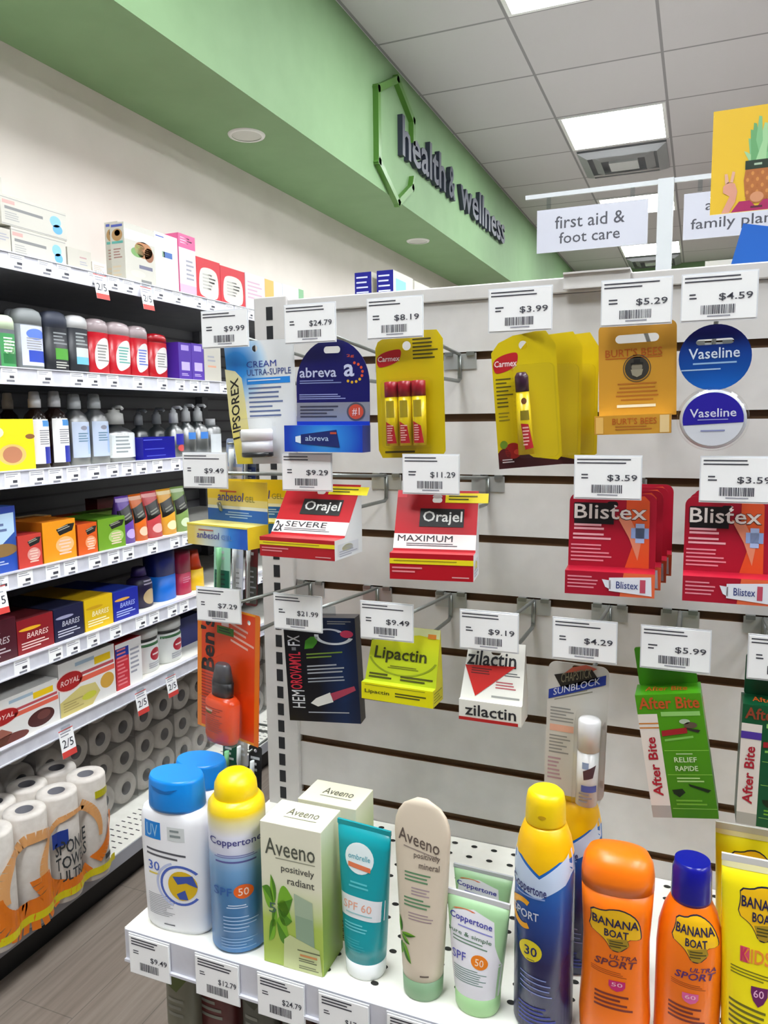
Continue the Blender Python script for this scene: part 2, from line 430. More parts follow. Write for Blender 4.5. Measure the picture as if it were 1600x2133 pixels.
for i in range(len(HX)-1):
    if i == 0: hexbar((4.28, 1.55), HX[1], .034)
    else: hexbar(HX[i], HX[i+1], .034)
tag(b.build('sign_emblem'), 'open green hexagon outline on the soffit before the lettering', 'sign emblem')

# ================================================================ LEFT WALL SHELVING
XU, XD = -1.56, -1.50                                   # front of upper shelves, front of base deck
ZR = [None, .413+H, .137+H, -.116+H, -.366+H, -.586+H, -.797+H]
ZDK = -1.227+H
SY0, SY1 = .35, 6.4
dark = noisem('charcoal_steel', '#58585e', '#606066', 20, .5)
darkb = M('#141416', .5, name='black_steel')
backm, nt, bs = nodes('ribbed_charcoal_back')
tc = nt.nodes.new('ShaderNodeTexCoord'); wv = nt.nodes.new('ShaderNodeTexWave'); wv.bands_direction = 'Z'; wv.inputs['Scale'].default_value = 6.5
nt.links.new(tc.outputs['Object'], wv.inputs[0]); r = ramp(nt, [(.0, '#38383c'), (.12, '#606066'), (1, '#68686e')]); nt.links.new(wv.outputs[0], r.inputs[0])
nt.links.new(r.outputs[0], bs.inputs['Base Color']); bs.inputs['Roughness'].default_value = .5
t = thing('wall_shelving', 'dark grey wall shelving frame with a black kick base along the left wall', 'shelving', (0, 0, 0))
WALLSHELF = t
b = MB(); b.box(-2.05, -2.02, SY0, SY1, .1, 1.80, backm); b.build('back_panel', t)
for y in (SY0, 1.57, 2.80, 4.03, 5.26, SY1):
    b = MB(); b.box(-2.02, -1.985, y-.02, y+.02, 0, 1.80, dark); b.build('upright', t)
b = MB(); b.box(-2.05, -1.535, SY0, SY1, 0, ZDK-.045, darkb); b.build('kick_base', t)
railm = noisem('white_price_rail', '#cfcfd8', '#dadae2', 30, .25)
WHO = [None, 'carrying white boxes and red cartons', 'carrying deodorant sticks', 'carrying clear and dark bottles', 'carrying coloured tea boxes and pouches', 'carrying maroon, yellow and blue cartons', 'carrying large picture boxes and white jars']
for k in range(1, 7):
    t = thing('wall_shelf', 'wall shelf with white price rail %s' % WHO[k], 'shelf', (0, 0, 0), group='wall shelves')
    z = ZR[k]
    b = MB(); b.box(-2.02, XU-.012, SY0, SY1, z-.034, z-.004, SHELFW, bottom=dark); b.build('shelf_board', t)
    b = MB(); b.box(XU-.012, XU, SY0, SY1, z-.040, z, railm)
    b.box(XU, XU+.004, SY0, SY1, z-.003, z, railm); b.box(XU, XU+.004, SY0, SY1, z-.043, z-.040, railm)
    rail = b.build('price_rail', t)
    y = 1.30+random.random()*.1; R = random.Random(k*5)
    while y < 3.3 and k != 6:
        w = .048
        b = MB(); b.T = Matrix.Translation((XU+.0015, y, z-.0395)) @ Matrix.Rotation(PI/2, 4, 'Z')
        b.box(0, w, 0, .001, -.004 if k > 2 else 0, .036, PAPER)
        S = flat(b, 0, w, -.004 if k > 2 else 0, .036, 0)
        S.lines(.08, .12, .9, .36, 2, INKL, seed=int(y*100)); S.lines(.5, .5, .95, .72, 1, INK, th=.8, seed=int(y*50)); S.rect(.3, .78, .8, .93, BARG)
        b.T = None; b.build('price_label', rail)
        y += R.choice((.062, .075, .09, .11))
t = WALLSHELF
b = MB(); b.box(-2.02, XD, SY0, SY1, ZDK-.008, ZDK, SHELFW); b.build('deck_board', t)
b = MB(); b.box(XD-.01, XD+.002, SY0, SY1, ZDK-.04, ZDK-.002, M('#a9abb4', .35)); b.build('front_edge', t)
b = MB()
for i in range(75):
    for j in range(4):
        y = 1.50+i*.0254; x = XD-.03-j*.0254
        b.box(x-.007, x+.007, y-.002, y+.002, ZDK, ZDK+.0003, darkb)
o = b.build('perforation', t); o['kind'] = 'stuff'
# hanging sale tags with a red foot
def sale_tag(u, v, zt, lab, h=.068, w=.05, tilt=-.16):
    P = onX(u, v, XU+.012)
    t = thing('sale_tag', lab, 'price tag', P, (0, 0, PI/2), 'red footed sale tags on the wall shelves')
    b = MB(); b.T = Matrix.Rotation(tilt, 4, 'X')
    b.box(-w/2, w/2, 0, .0006, -h, 0, PAPER); S = flat(b, -w/2, w/2, -h, 0, 0)
    S.rect(0, 0, 1, .04, M('#d9534f', .5)); S.lines(.1, .1, .9, .3, 2, INKL, seed=int(u)); S.txt('2/5', .12, .36, .88, .66, INK)
    S.rect(0, .78, 1, 1, M('#d8453f', .5)); b.T = None
    b.build('card', t)
    b = MB(); b.box(-w*.3, w*.3, -.003, .001, -.004, .008, CLEARP); b.build('clip', t)
sale_tag(207, 572, 0, 'red footed sale tag under the top shelf, left of the brown picture boxes')
sale_tag(303, 598, 0, 'red footed sale tag under the top shelf, below the big picture carton')
sale_tag(-8, 1222, 0, 'red footed sale tag cut by the left edge, above the maroon cartons')
sale_tag(136, 1518, 0, 'red footed sale tag under the picture boxes, above the paper towels', .075)
sale_tag(292, 1440, 0, 'red footed sale tag below the tall red and blue carton', .07)
sale_tag(355, 1408, 0, 'red footed sale tag below the two white jars', .066)
# ================================================================ GOODS ON THE WALL SHELVES
def spot(u0, u1, k, vt, xf=-1.59):
    z = (ZR[k]-.004) if k else ZDK
    y0, y1 = y_at(u0, xf, z), y_at(u1, xf, z); ym = (y0+y1)/2
    h = z_at(vt, xf, ym)-z
    return Vector((xf, ym, z)), y1-y0, h
def carton(name, lab, cat, u0, u1, k, vt, d, front, side=None, top=None, deco=None, xf=-1.59, group=None, dz=0, gap=.002, deco_side=None):
    P, w, h = spot(u0, u1, k, vt+0, xf); w -= gap
    if dz: P.z += dz; h -= dz
    t = thing(name, lab, cat, P, (0, 0, PI/2), group)
    side = side or front; top = top or side
    b = MB(); b.box(-w/2, w/2, 0, d, 0, h, side, front=front, top=top)
    S = flat(b, -w/2, w/2, 0, h, 0)
    if deco: deco(S, t)
    if deco_side: deco_side(quadS(b, (-w/2, d, h), (-w/2, 0, h), (-w/2, d, 0)))
    b.build('carton_body', t, bevel=0)
    return t, w, h
def c(h, r=.45): return M(h, r)
WH, OFFW = c('#bfbcb2'), c('#b9b5aa')
# ---- top shelf
def dW(S, t):
    S.rect(0, .08, 1, .10, c('#8a8a88')); S.rect(.02, .16, .2, .28, c('#d99a94')); S.rect(.05, .36, .62, .46, c('#7c7c7c'), sk=.02); S.lines(.05, .55, .3, .85, 4, c('#9d9d9b'), seed=3)
    S.ell(.82, .42, .09, .2, c('#7fb4dd')); S.ell(.85, .68, .08, .17, c('#5c9fd4')); S.rect(0, .95, 1, .97, c('#8a8a88'))
carton('tissue_box', 'long white carton with a blue splash, lower of the stacked two, top shelf', 'box', 26, 140, 1, 487, .11, WH, deco=dW, group='white cartons on the top shelf')
P, w, h = spot(20, 144, 1, 487)
carton('tissue_box', 'long white carton with a blue splash, upper of the stacked two, top shelf', 'box', 8, 144, 1, 424, .11, WH, deco=dW, group='white cartons on the top shelf', dz=h+.001)
carton('tissue_box', 'tall plain white carton cut by the left edge on the top shelf, behind the stack', 'box', -30, 16, 1, 362, .12, WH, deco=lambda S, t: S.lines(.5, .3, .9, .7, 5, INKL), xf=-1.72, group='white cartons on the top shelf')
carton('white_carton', 'low white carton cut by the left edge, in front of the tall one', 'box', -40, 25, 1, 470, .1, OFFW, deco=lambda S, t: S.lines(.6, .2, .95, .5, 3, INKL), group='small white cartons')
carton('white_carton', 'small plain off-white carton right of the stacked pair on the top shelf', 'box', 142, 192, 1, 520, .05, OFFW, deco=lambda S, t: (S.rect(.5, .3, .8, .36, c('#a88')), S.lines(.5, .5, .85, .7, 2, INKL)), group='small white cartons')
carton('white_carton', 'very low off-white carton left of the brown picture cartons on the top shelf', 'box', 193, 222, 1, 548, .04, c('#ded6c8'), deco=lambda S, t: S.lines(.1, .2, .9, .7, 4, c('#b0a090')), group='small white cartons')
def dP(S, t):
    S.rect(.1, .03, .9, .07, c('#4a59a8')); S.ell(.5, .2, .38, .1, c('#a98455')); S.ell(.52, .17, .2, .05, c('#8a6a3a')); S.rect(.1, .30, .9, .34, c('#5aa59b')); S.lines(.2, .42, .8, .6, 4, c('#a07a72'), seed=2); S.lines(.1, .7, .9, .9, 3, c('#c9b9a0'), seed=5)
def dB(S, t):
    S.rect(.0, .10, 1, .26, c('#e0e0dc', .2)); S.ell(.62, .38, .3, .14, c('#a9744a')); S.ell(.42, .44, .22, .08, c('#6f9a58')); S.ell(.8, .44, .16, .12, c('#8a5638')); S.ell(.5, .34, .15, .05, c('#6f8a3a')); S.rect(.45, .64, .9, .7, c('#6a6a80')); S.ell(.4, .8, .25, .06, c('#cfe0b8')); S.rect(.5, .88, .85, .94, c('#777'))
carton('supplement_carton', 'large white carton with a green and brown food picture, front of two, top shelf', 'box', 263, 326, 1, 472, .052, WH, deco=dB, deco_side=lambda S: dP(S, None), group='food picture cartons')
carton('supplement_carton', 'white carton behind the food picture carton, a round brown picture on its side', 'box', 251, 309, 1, 470, .05, WH, deco=dB, xf=-1.645, deco_side=lambda S: dP(S, None), group='food picture cartons')
carton('supplement_carton', 'plain white carton with a small blue mark, right of the food picture carton', 'box', 326, 374, 1, 489, .05, c('#efeee6'), deco=lambda S, t: (S.rect(.05, .05, .4, .07, c('#4a5fb0')), S.rect(.35, .30, .75, .40, c('#3f66a8')), S.rect(.3, .30, .42, .40, c('#8aa890')), S.rect(.38, .5, .6, .9, c('#dcdccc'))))
carton('pink_carton', 'tall white and pink carton left of the red cartons on the top shelf', 'box', 376, 411, 1, 490, .06, c('#e9dde4'), top=c('#c0476f'), side=c('#d35b8c'), deco=lambda S, t: (S.rect(0, 0, 1, .22, c('#d0588a')), S.lines(.1, .05, .8, .17, 3, c('#f0c8d8')), S.lines(.4, .4, .9, .75, 5, INKL), S.rect(0, .8, 1, 1, c('#e8a9c0'))))
def dR(S, t):
    S.poly(soft([(.12, .3), (.3, .2), (.7, .2), (.9, .32), (.92, .85), (.7, .92), (.25, .9), (.08, .8)]), c('#d0ccc4')); S.lines(.25, .35, .8, .75, 5, c('#a8a8a0'), seed=4); S.lines(.2, .94, .8, .99, 1, c('#e88'), seed=2)
carton('red_carton', 'bright red carton with a white panel, left of the two on the top shelf', 'box', 411, 461, 1, 541, .18, c('#c3222f'), deco=dR, group='red cartons on the top shelf')
carton('red_carton', 'bright red carton with a white panel, right of the two on the top shelf', 'box', 461, 512, 1, 560, .18, c('#c3222f'), deco=dR, group='red cartons on the top shelf')
carton('pale_carton', 'pale lilac carton right of the red cartons on the top shelf', 'box', 513, 553, 1, 573, .16, c('#d9d3da'), top=WH, deco=lambda S, t: S.lines(.1, .2, .9, .7, 5, c('#c8a8b8')), group='far cartons on the top shelf')
carton('pale_carton', 'pale carton with an orange end on the top shelf, above the slotted post', 'box', 553, 590, 1, 586, .16, c('#d9d9dc'), top=WH, deco=lambda S, t: S.rect(0, 0, .5, 1, c('#dfae5a')), group='far cartons on the top shelf')
carton('pale_carton', 'pale carton with a green end, furthest visible on the top shelf', 'box', 590, 634, 1, 598, .16, c('#d5d7dd'), top=WH, deco=lambda S, t: S.rect(.75, 0, 1, 1, c('#7fb083')), group='far cartons on the top shelf')
# ---- deodorants
def stick(lab, u0, u1, vt, body, cap, deco, capf=.26, xf=-1.60, capm=None, p=2.6, capw=1.0, group='deodorant sticks'):
    P, w, h = spot(u0, u1, 2, vt, xf); t = thing('deodorant_stick', lab, 'deodorant', P+Vector((-w*.28, 0, 0)), (0, 0, PI/2), group)
    a, d = w/2-.001, w*.27
    R = [(0, a*.94, d*.94, p), (.004, a, d, p), (h*(1-capf), a, d, p)]
    b = MB(); b.rings(R, body, n=32); S = ringS(b, R, 0, h*(1-capf)); deco(S); b.build('barrel', t, weld=True)
    z = h*(1-capf); R2 = [(z, a*capw, d*capw, p), (z+h*capf*.55, a*capw, d*capw, p), (z+h*capf*.85, a*.86*capw, d*.9*capw, p), (h, a*.5, d*.6, p)]
    b = MB(); b.rings(R2, cap, n=32); b.build('cap', t, weld=True)
def dg(S): S.rect(.1, .1, .95, .95, c('#3f8f52')); S.ell(.55, .45, .3, .2, c('#9fd09a')); S.lines(.25, .2, .9, .6, 5, c('#d9e8d4'), l=2, seed=4); S.rect(.2, .6, .95, .85, c('#1f6b35'), 2)
def dbl(S): S.rect(.1, .02, .98, .88, c('#c9cdea')); S.ell(.6, .2, .35, .12, c('#5a7ad8'), 2); S.rect(.3, .55, .98, .8, c('#2a46b0'), 2); S.lines(.25, .28, .9, .55, 5, c('#9a9a9a'), l=3, seed=2)
stick('grey deodorant stick with a green label and pale green cap, leftmost on the second shelf', 2, 42, 656, c('#55585c'), c('#c9d8b8'), dg)
stick('tall grey deodorant stick standing behind the green labelled one', 26, 58, 643, c('#4a4c50'), c('#6a6c70'), lambda S: None, xf=-1.68)
stick('grey deodorant stick with a blue and white label, second shelf', 46, 103, 642, c('#6d7274'), c('#8a8e8e'), dbl)
stick('black deodorant stick with a green square on its label', 104, 154, 648, c('#15171e'), c('#3a3f4e'), lambda S: (S.lines(.25, .1, .85, .4, 4, c('#8a8e90')), S.rect(.3, .45, .9, .7, c('#4f9a36')), S.lines(.3, .75, .9, .92, 3, c('#b9b9b0'))), .27)
stick('black deodorant stick with a white cap and a light blue label band', 152, 195, 657, c('#15181f'), c('#c9c9c9'), lambda S: (S.lines(.25, .1, .85, .4, 4, c('#9aa0a0')), S.rect(.25, .42, .9, .62, c('#c9cdca')), S.rect(.25, .62, .9, .78, c('#6fb8d8'))), .22)
def dred(col):
    def f(S): S.poly(soft([(.2, .35), (.45, .14), (.8, .1), (.92, .3), (.9, .68), (.6, .8), (.3, .88), (.18, .7)]), c('#d9d6d2')); S.lines(.3, .28, .85, .7, 6, c(col), l=2, seed=3)
    return f
stick('red deodorant stick with a clear cap and white label, left of the red row', 193, 238, 664, c('#b01020', .3), c('#b8a8aa', .15), dred('#8a8a88'), .24)
stick('red deodorant stick with a teal band on its white label, second in the red row', 237, 283, 671, c('#b01020', .3), c('#b8a8aa', .15), dred('#5fa59a'), .24)
stick('red deodorant stick with a blue band on its white label, third in the red row', 281, 318, 679, c('#b01020', .3), c('#b8a8aa', .15), dred('#5a6fc0'), .24)
stick('all red deodorant stick with a red cap, right end of the red row', 319, 358, 695, c('#a80f1c', .3), c('#a5101d', .25), dred('#8a8a88'), .2)
for i, (u0, u1) in enumerate(((374, 401), (401, 427))):
    carton('purple_carton', 'purple toiletry carton on the deodorant shelf, %s of two' % ('left', 'right')[i], 'box', u0, u1, 2, 714+i*2, .08, c('#4a2798'), deco=lambda S, t: (S.rect(.2, .06, .8, .2, c('#a590d8')), S.rect(.2, .5, .85, .72, c('#b9a9e0')), S.lines(.2, .8, .8, .88, 2, c('#c9b9e8'))), group='purple cartons')
carton('white_carton', 'white carton at the right end of the deodorant shelf beside the blue hanging card', 'box', 427, 462, 2, 718, .09, OFFW, deco=lambda S, t: (S.lines(.2, .3, .7, .5, 2, INKL), S.rect(.2, .55, .7, .6, c('#cf9a80'))), group='small white cartons')
# ---- bottle shelf
def bottle(name, lab, u0, u1, vt, k, prof, bands, deco=None, xf=-1.60, group=None, capn=None, cat='bottle', p=2.2, dz=.85, parts=None, pump=None):
    """prof: (height fraction, width fraction); bands: list of (first ring, last ring, part name, material)"""
    P, w, h = spot(u0, u1, k, vt, xf); w -= .001
    t = thing(name, lab, cat, P+Vector((-w*.5*dz, 0, 0)), (0, 0, PI/2), group)
    R = [(f*h, w/2*g, w/2*g*dz, p) for f, g in prof]
    for (i, j, nm, m) in bands:
        b = MB(); b.rings(R[i:j+1], m, n=32)
        if nm == 'body' and deco: deco(ringS(b, R[i:j+1], R[i][0], R[j][0]))
        b.build(nm, t, weld=True)
    if pump:
        b = MB(); zt = h; b.tube([(0, 0, zt-.03), (0, 0, zt-.004)], .006, pump); b.tube([(0, 0, zt-.003), (0, -.028, zt-.004), (0, -.034, zt-.010)], .005, pump); b.build('pump_head', t, weld=True)
    return t
def dyel(S, t):
    S.ell(.0, .25, .5, .2, c('#f4efc0')); S.rect(0, .2, .35, .3, c('#5f7ac8'), 2); S.ell(.68, .2, .14, .1, c('#f0dc10')); S.ell(.62, .68, .23, .2, c('#d9b86a')); S.ell(.62, .68, .16, .16, c('#b87a5a'), 2); S.ell(.93, .34, .08, .05, c('#8a5a30'))
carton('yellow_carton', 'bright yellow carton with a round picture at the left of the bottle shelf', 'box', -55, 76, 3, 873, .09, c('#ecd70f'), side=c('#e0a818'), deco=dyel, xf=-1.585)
PB = [(0, .92), (.02, 1), (.60, 1), (.70, .82), (.76, .45), (.78, .42), (.79, .5), (.90, .5), (.91, .45), (.99, .4), (1, .3)]
def dperox(S): S.rect(.08, .18, .92, .92, c('#e9e7e4')); S.rect(.45, .2, .85, .3, c('#4a8fd0'), 2); S.lines(.3, .36, .9, .62, 7, c('#8a8a90'), l=2, seed=1); S.rect(.5, .64, .92, .92, c('#26309a'), 2)
def dperox2(S): dperox(S)
amber = M('#1c0f0c', .15, name='dark_amber_plastic')
for (u0, u1, vt, lab, xf) in ((76, 117, 815, 'dark brown bottle with a white and navy label, left of the two in front', -1.60), (117, 158, 814, 'dark brown bottle with a white and navy label, right of the two in front', -1.60),
                              (20, 58, 818, 'dark brown bottle standing behind the yellow carton', -1.70), (-12, 22, 818, 'dark brown bottle behind the yellow carton, cut by the left edge', -1.70)):
    bottle('brown_bottle', lab, u0, u1, vt, 3, PB, [(0, 5, 'body', amber), (6, 10, 'cap', c('#c9c9cc'))], dperox if xf > -1.65 else None, xf, 'dark brown bottles')
cl = clearm('clear_pet', '#c2ccd0', .66, .35)
def drub(S): S.rect(.08, .22, .92, .86, c('#b9c4d8')); S.ell(.5, .33, .15, .04, c('#8a8a98'), 2); S.lines(.25, .42, .8, .6, 4, c('#5f8098'), l=2, seed=7); S.rect(.65, .3, .85, .8, c('#9db6e0'), 2)
for (u0, u1, vt, lab) in ((158, 201, 820, 'clear tall bottle with a pale blue label, left of the pair'), (200, 241, 820, 'clear tall bottle with a pale blue label, right of the pair')):
    bottle('clear_bottle', lab, u0, u1, vt, 3, PB, [(0, 5, 'body', cl), (6, 10, 'cap', c('#b4b8ba'))], drub, -1.60, 'clear bottles')
PP = [(0, .95), (.02, 1), (.50, 1), (.58, .7), (.62, .38), (.66, .36), (.67, .5), (.86, .46), (.88, .3), (.93, .3)]
bottle('pump_bottle', 'short wide clear pump bottle with a white label', 241, 298, 845, 3, PP, [(0, 5, 'body', cl), (6, 9, 'collar', c('#c4c4c0'))], lambda S: (S.rect(.04, .22, .97, .88, c('#dde2e2')), S.lines(.15, .3, .6, .8, 5, c('#8e9496'), l=2, seed=3)), -1.60, 'pump bottles', pump=c('#d0d0cc'))
t0_, w_, h_ = carton('blue_wipes_pack', 'soft royal blue pack lying on the bottle shelf', 'pack', 299, 366, 3, 910, .09, c('#10108a', .25), deco=lambda S, t: (S.lines(.02, .1, .6, .18, 1, c('#5a64d8')), S.lines(.05, .5, .7, .58, 1, c('#4a54c8'), seed=3), S.lines(.1, .8, .8, .87, 1, c('#4a54c8'), seed=5)))
for (u0, u1, vt, lab, band, xf) in ((366, 392, 846, 'slim clear pump bottle with a navy and red label', '#20209a', -1.60), (392, 417, 842, 'slim clear pump bottle with a light blue band, left of the pair', '#3f7fd0', -1.60), (417, 443, 842, 'slim clear pump bottle with a light blue band, right of the pair', '#3f7fd0', -1.60),
                                (330, 356, 850, 'slim clear pump bottle with a grey collar behind the blue pack', '#8f9498', -1.72), (292, 318, 852, 'slim clear pump bottle in the back row left of the others', '#8f9498', -1.74)):
    bottle('pump_bottle', lab, u0, u1, vt, 3, PP, [(0, 5, 'body', cl), (6, 9, 'collar', c('#c6c8ca'))], (lambda bd, red: lambda S: (S.rect(.2, .30, .85, .62 if red else .5, c(bd)), red and S.ell(.52, .72, .25, .1, c('#c94a4a'))))(band, band == '#20209a'), xf, 'pump bottles', pump=c('#d4d6d8'))
bottle('clear_bottle', 'clear bottle with a pale label at the right end, beside the yellow card strip', 443, 470, 872, 3, [(0, .95), (.02, 1), (.7, 1), (.78, .8), (.82, .5), (1, .48)], [(0, 4, 'body', cl), (4, 5, 'cap', c('#c6c8ca'))], lambda S: S.rect(.1, .3, .95, .95, c('#c8cdd0')), -1.60, 'clear bottles')
# ---- tea and pouch shelf
def dbag(S, t):
    S.rect(0, 0, 1, .09, c('#28409a')); S.poly([(0, .12), (.95, .1), (.95, .4), (.5, .62), (0, .7)], c('#b4cfe6')); S.lines(.2, .25, .8, .42, 2, c('#5f6f9a'), l=2); S.ell(.6, .66, .4, .1, c('#8a6a3c'), 2); S.rect(0, .76, 1, 1, c('#1f4aa8'), 2); S.lines(0, .82, .8, .9, 2, c('#b8c4e0'), l=3)
carton('coffee_bag', 'blue and pale blue bag cut by the left edge on the fourth shelf', 'bag', -42, 40, 4, 1058, .07, c('#2a4f9c'), deco=dbag)
def dtea(band):
    def f(S, t): S.poly([(.4, .22), (.75, .12), (.98, .12), (.9, .3), (.5, .38)], c('#1a1a18')); S.lines(.45, .2, .85, .3, 2, c('#a8a898'), l=2, sk=-.2); S.ell(.65, .62, .28, .2, c(band)); S.lines(.45, .5, .85, .9, 5, c('#e8c8b8'), l=2, ctr=True)
    return f
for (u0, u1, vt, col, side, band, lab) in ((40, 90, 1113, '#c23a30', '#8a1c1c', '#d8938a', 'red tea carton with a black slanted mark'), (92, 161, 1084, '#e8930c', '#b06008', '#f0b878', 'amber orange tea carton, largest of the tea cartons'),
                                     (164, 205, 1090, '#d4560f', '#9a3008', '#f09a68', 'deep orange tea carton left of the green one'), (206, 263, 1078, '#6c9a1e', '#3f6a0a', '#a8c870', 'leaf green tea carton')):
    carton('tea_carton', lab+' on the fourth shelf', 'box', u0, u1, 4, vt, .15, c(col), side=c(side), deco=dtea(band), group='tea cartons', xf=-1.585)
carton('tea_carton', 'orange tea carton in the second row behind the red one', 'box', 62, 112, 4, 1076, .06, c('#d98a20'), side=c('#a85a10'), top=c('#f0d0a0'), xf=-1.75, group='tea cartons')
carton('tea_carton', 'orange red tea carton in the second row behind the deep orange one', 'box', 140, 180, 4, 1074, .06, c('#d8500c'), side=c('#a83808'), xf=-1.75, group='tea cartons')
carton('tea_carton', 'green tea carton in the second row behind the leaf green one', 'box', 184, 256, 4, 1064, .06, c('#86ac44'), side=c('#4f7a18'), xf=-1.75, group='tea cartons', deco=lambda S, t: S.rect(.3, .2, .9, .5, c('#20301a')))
carton('dark_red_carton', 'dark maroon carton at the back, left of the purple pouch', 'box', 206, 262, 4, 1036, .05, c('#5c0a0c'), xf=-1.80)
for (u0, u1, vt, col, lt, lab) in ((262, 289, 1034, '#6a45a8', '#b8a0d8', 'purple'), (289, 315, 1030, '#de6a1c', '#f4c0a0', 'orange'), (315, 346, 1024, '#c8444a', '#f0a8a4', 'coral red'), (346, 375, 1019, '#e8a830', '#f8dfa8', 'golden yellow'), (375, 402, 1014, '#86a45a', '#c8d8b0', 'soft green')):
    P, w, h = spot(u0, u1, 4, vt, -1.60); t = thing('drink_pouch', '%s tall pouch with a black band on the fourth shelf' % lab, 'pouch', P, (0, 0, PI/2), 'tall pouches with a black band')
    R = [(0, w/2, .035, 3), (h*.5, w/2, .03, 3), (h*.86, w/2, .012, 3), (h, w/2, .003, 3)]
    b = MB(); b.rings(R, c(col, .3), n=24, cy=.035); S = ringS(b, R, 0, h, cy=.035)
    S.rect(0, .30, 1, .62, c('#14150f', .3), 1, sk=-.14); S.lines(.2, .42, .8, .54, 2, c('#77776a'), l=2, sk=-.14); S.rect(.0, .04, 1, .12, c(lt)); S.ell(.55, .8, .35, .1, c(lt)); b.build('pouch_body', t, weld=True)
# ---- carton shelf
def dgran(a, b_):
    def f(S, t): S.ell(.35, .3, .3, .05, c(a)); S.txt('BARRES', .25, .42, .85, .58, c(b_), l=2, it=.2, sk=0); S.lines(.1, .68, .9, .92, 3, c(b_), l=2, seed=9)
    return f
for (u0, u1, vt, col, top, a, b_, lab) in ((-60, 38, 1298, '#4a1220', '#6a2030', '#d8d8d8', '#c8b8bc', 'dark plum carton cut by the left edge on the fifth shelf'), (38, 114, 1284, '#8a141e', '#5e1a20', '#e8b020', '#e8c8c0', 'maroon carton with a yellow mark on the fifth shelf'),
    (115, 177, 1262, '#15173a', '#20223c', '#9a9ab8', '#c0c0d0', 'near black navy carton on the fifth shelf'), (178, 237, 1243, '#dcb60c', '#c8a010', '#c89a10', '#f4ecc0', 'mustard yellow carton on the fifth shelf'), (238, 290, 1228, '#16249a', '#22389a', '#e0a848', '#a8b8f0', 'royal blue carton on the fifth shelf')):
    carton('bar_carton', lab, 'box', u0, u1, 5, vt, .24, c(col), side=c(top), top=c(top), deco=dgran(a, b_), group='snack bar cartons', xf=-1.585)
P5 = [(0, .9), (.02, 1), (.55, 1), (.68, .9), (.76, .55), (.78, .6), (.98, .5), (1, .4)]
bottle('squeeze_bottle', 'dark purple bottle with a cream picture label on the fifth shelf', 292, 330, 1182, 5, P5, [(0, 4, 'body', c('#1d1238')), (5, 7, 'cap', c('#33205a'))], lambda S: (S.ell(.6, .65, .35, .25, c('#b8a078')), S.lines(.3, .1, .9, .3, 2, c('#a8a0b8'), l=2)), -1.61)
bottle('shampoo_bottle', 'two-tone blue bottle with a navy upper half on the fifth shelf', 336, 376, 1146, 5, [(0, .95), (.01, 1), (.5, 1), (.5, 1), (.93, 1), (1, .95)], [(0, 2, 'body', c('#0f6fd8')), (3, 5, 'cap', c('#0c1c6a'))], None, -1.61, p=3)
bottle('shampoo_bottle', 'crimson bottle right of the two-tone blue one on the fifth shelf', 378, 405, 1148, 5, [(0, .95), (.01, 1), (.5, 1), (.5, 1), (.94, 1), (1, .95)], [(0, 2, 'body', c('#b4204a')), (3, 5, 'cap', c('#8a0a35'))], lambda S: S.lines(.2, .2, .8, .5, 3, c('#d88aa0')), -1.61, p=3)
bottle('shampoo_bottle', 'yellow bottle with an orange red shoulder at the end of the fifth shelf', 406, 434, 1146, 5, [(0, .95), (.01, 1), (.52, .95), (.52, .8), (.8, .6), (1, .5)], [(0, 2, 'body', c('#efc414')), (3, 5, 'cap', c('#c8370c'))], None, -1.61)
# ---- picture boxes and jars
def dpud(kind):
    def f(S, t):
        S.rect(.28, .08, .62, .15, c('#9db0c0')); S.rect(.62, .12, .92, .26, c('#e2bc10')); S.ell(.18, .38, .22, .17, c('#a41c1c')); S.ell(.18, .38, .24, .19, c('#e0c8c0'), .5); S.txt('ROYAL', .02, .33, .34, .43, c('#e8c8c0'), it=.2)
        S.rect(.38, .30, .98, .36, c('#b04a50')); S.rect(.34, .39, .99, .49, c('#d8604a'))
        if kind == 0: S.ell(.72, .74, .2, .19, c('#4a1f1c')); S.ell(.76, .70, .1, .1, c('#6a3a34'), 2); S.ell(.25, .92, .28, .12, c('#6a3028')); S.poly([(0, .7), (.16, .62), (.3, .78), (.2, 1), (0, 1)], c('#9a5c4c'))
        else: S.poly([(0, .72), (.35, .56), (.62, .6), (.7, .8), (.55, 1), (0, 1)], c('#c9bb74')); S.ell(.84, .66, .13, .15, c('#c89a3c')); S.ell(.5, .8, .13, .07, c('#c2c23a'), 2); S.lines(.05, .75, .4, .95, 4, c('#a8985a'), l=2)
    return f
carton('dessert_carton', 'large white carton with a red oval and chocolate dessert picture on the sixth shelf', 'box', -20, 126, 6, 1440, .2, c('#dcdad6'), deco=dpud(0), group='picture cartons', xf=-1.58)
carton('dessert_carton', 'large white carton with a red oval and golden cookie picture on the sixth shelf', 'box', 127, 243, 6, 1362, .2, c('#dcdad6'), deco=dpud(1), group='picture cartons', xf=-1.58)
carton('tall_carton', 'tall white carton with a red panel and a blue top patch on the sixth shelf', 'box', 244, 298, 6, 1334, .2, c('#e4e2e0'), side=c('#b01018'), top=c('#b01018'), deco=lambda S, t: (S.rect(0, .1, .5, .3, c('#2038a0')), S.rect(0, .3, .5, 1, c('#c22a38')), S.lines(.05, .12, .45, .95, 10, c('#e07a80'), l=2), S.lines(.55, .2, .95, .8, 6, INKL, l=2)), xf=-1.585)
PJ = [(0, .9), (.02, 1), (.62, 1), (.70, .9), (.72, .86), (.72, .96), (.78, .96), (.79, 1), (.97, 1), (1, .92)]
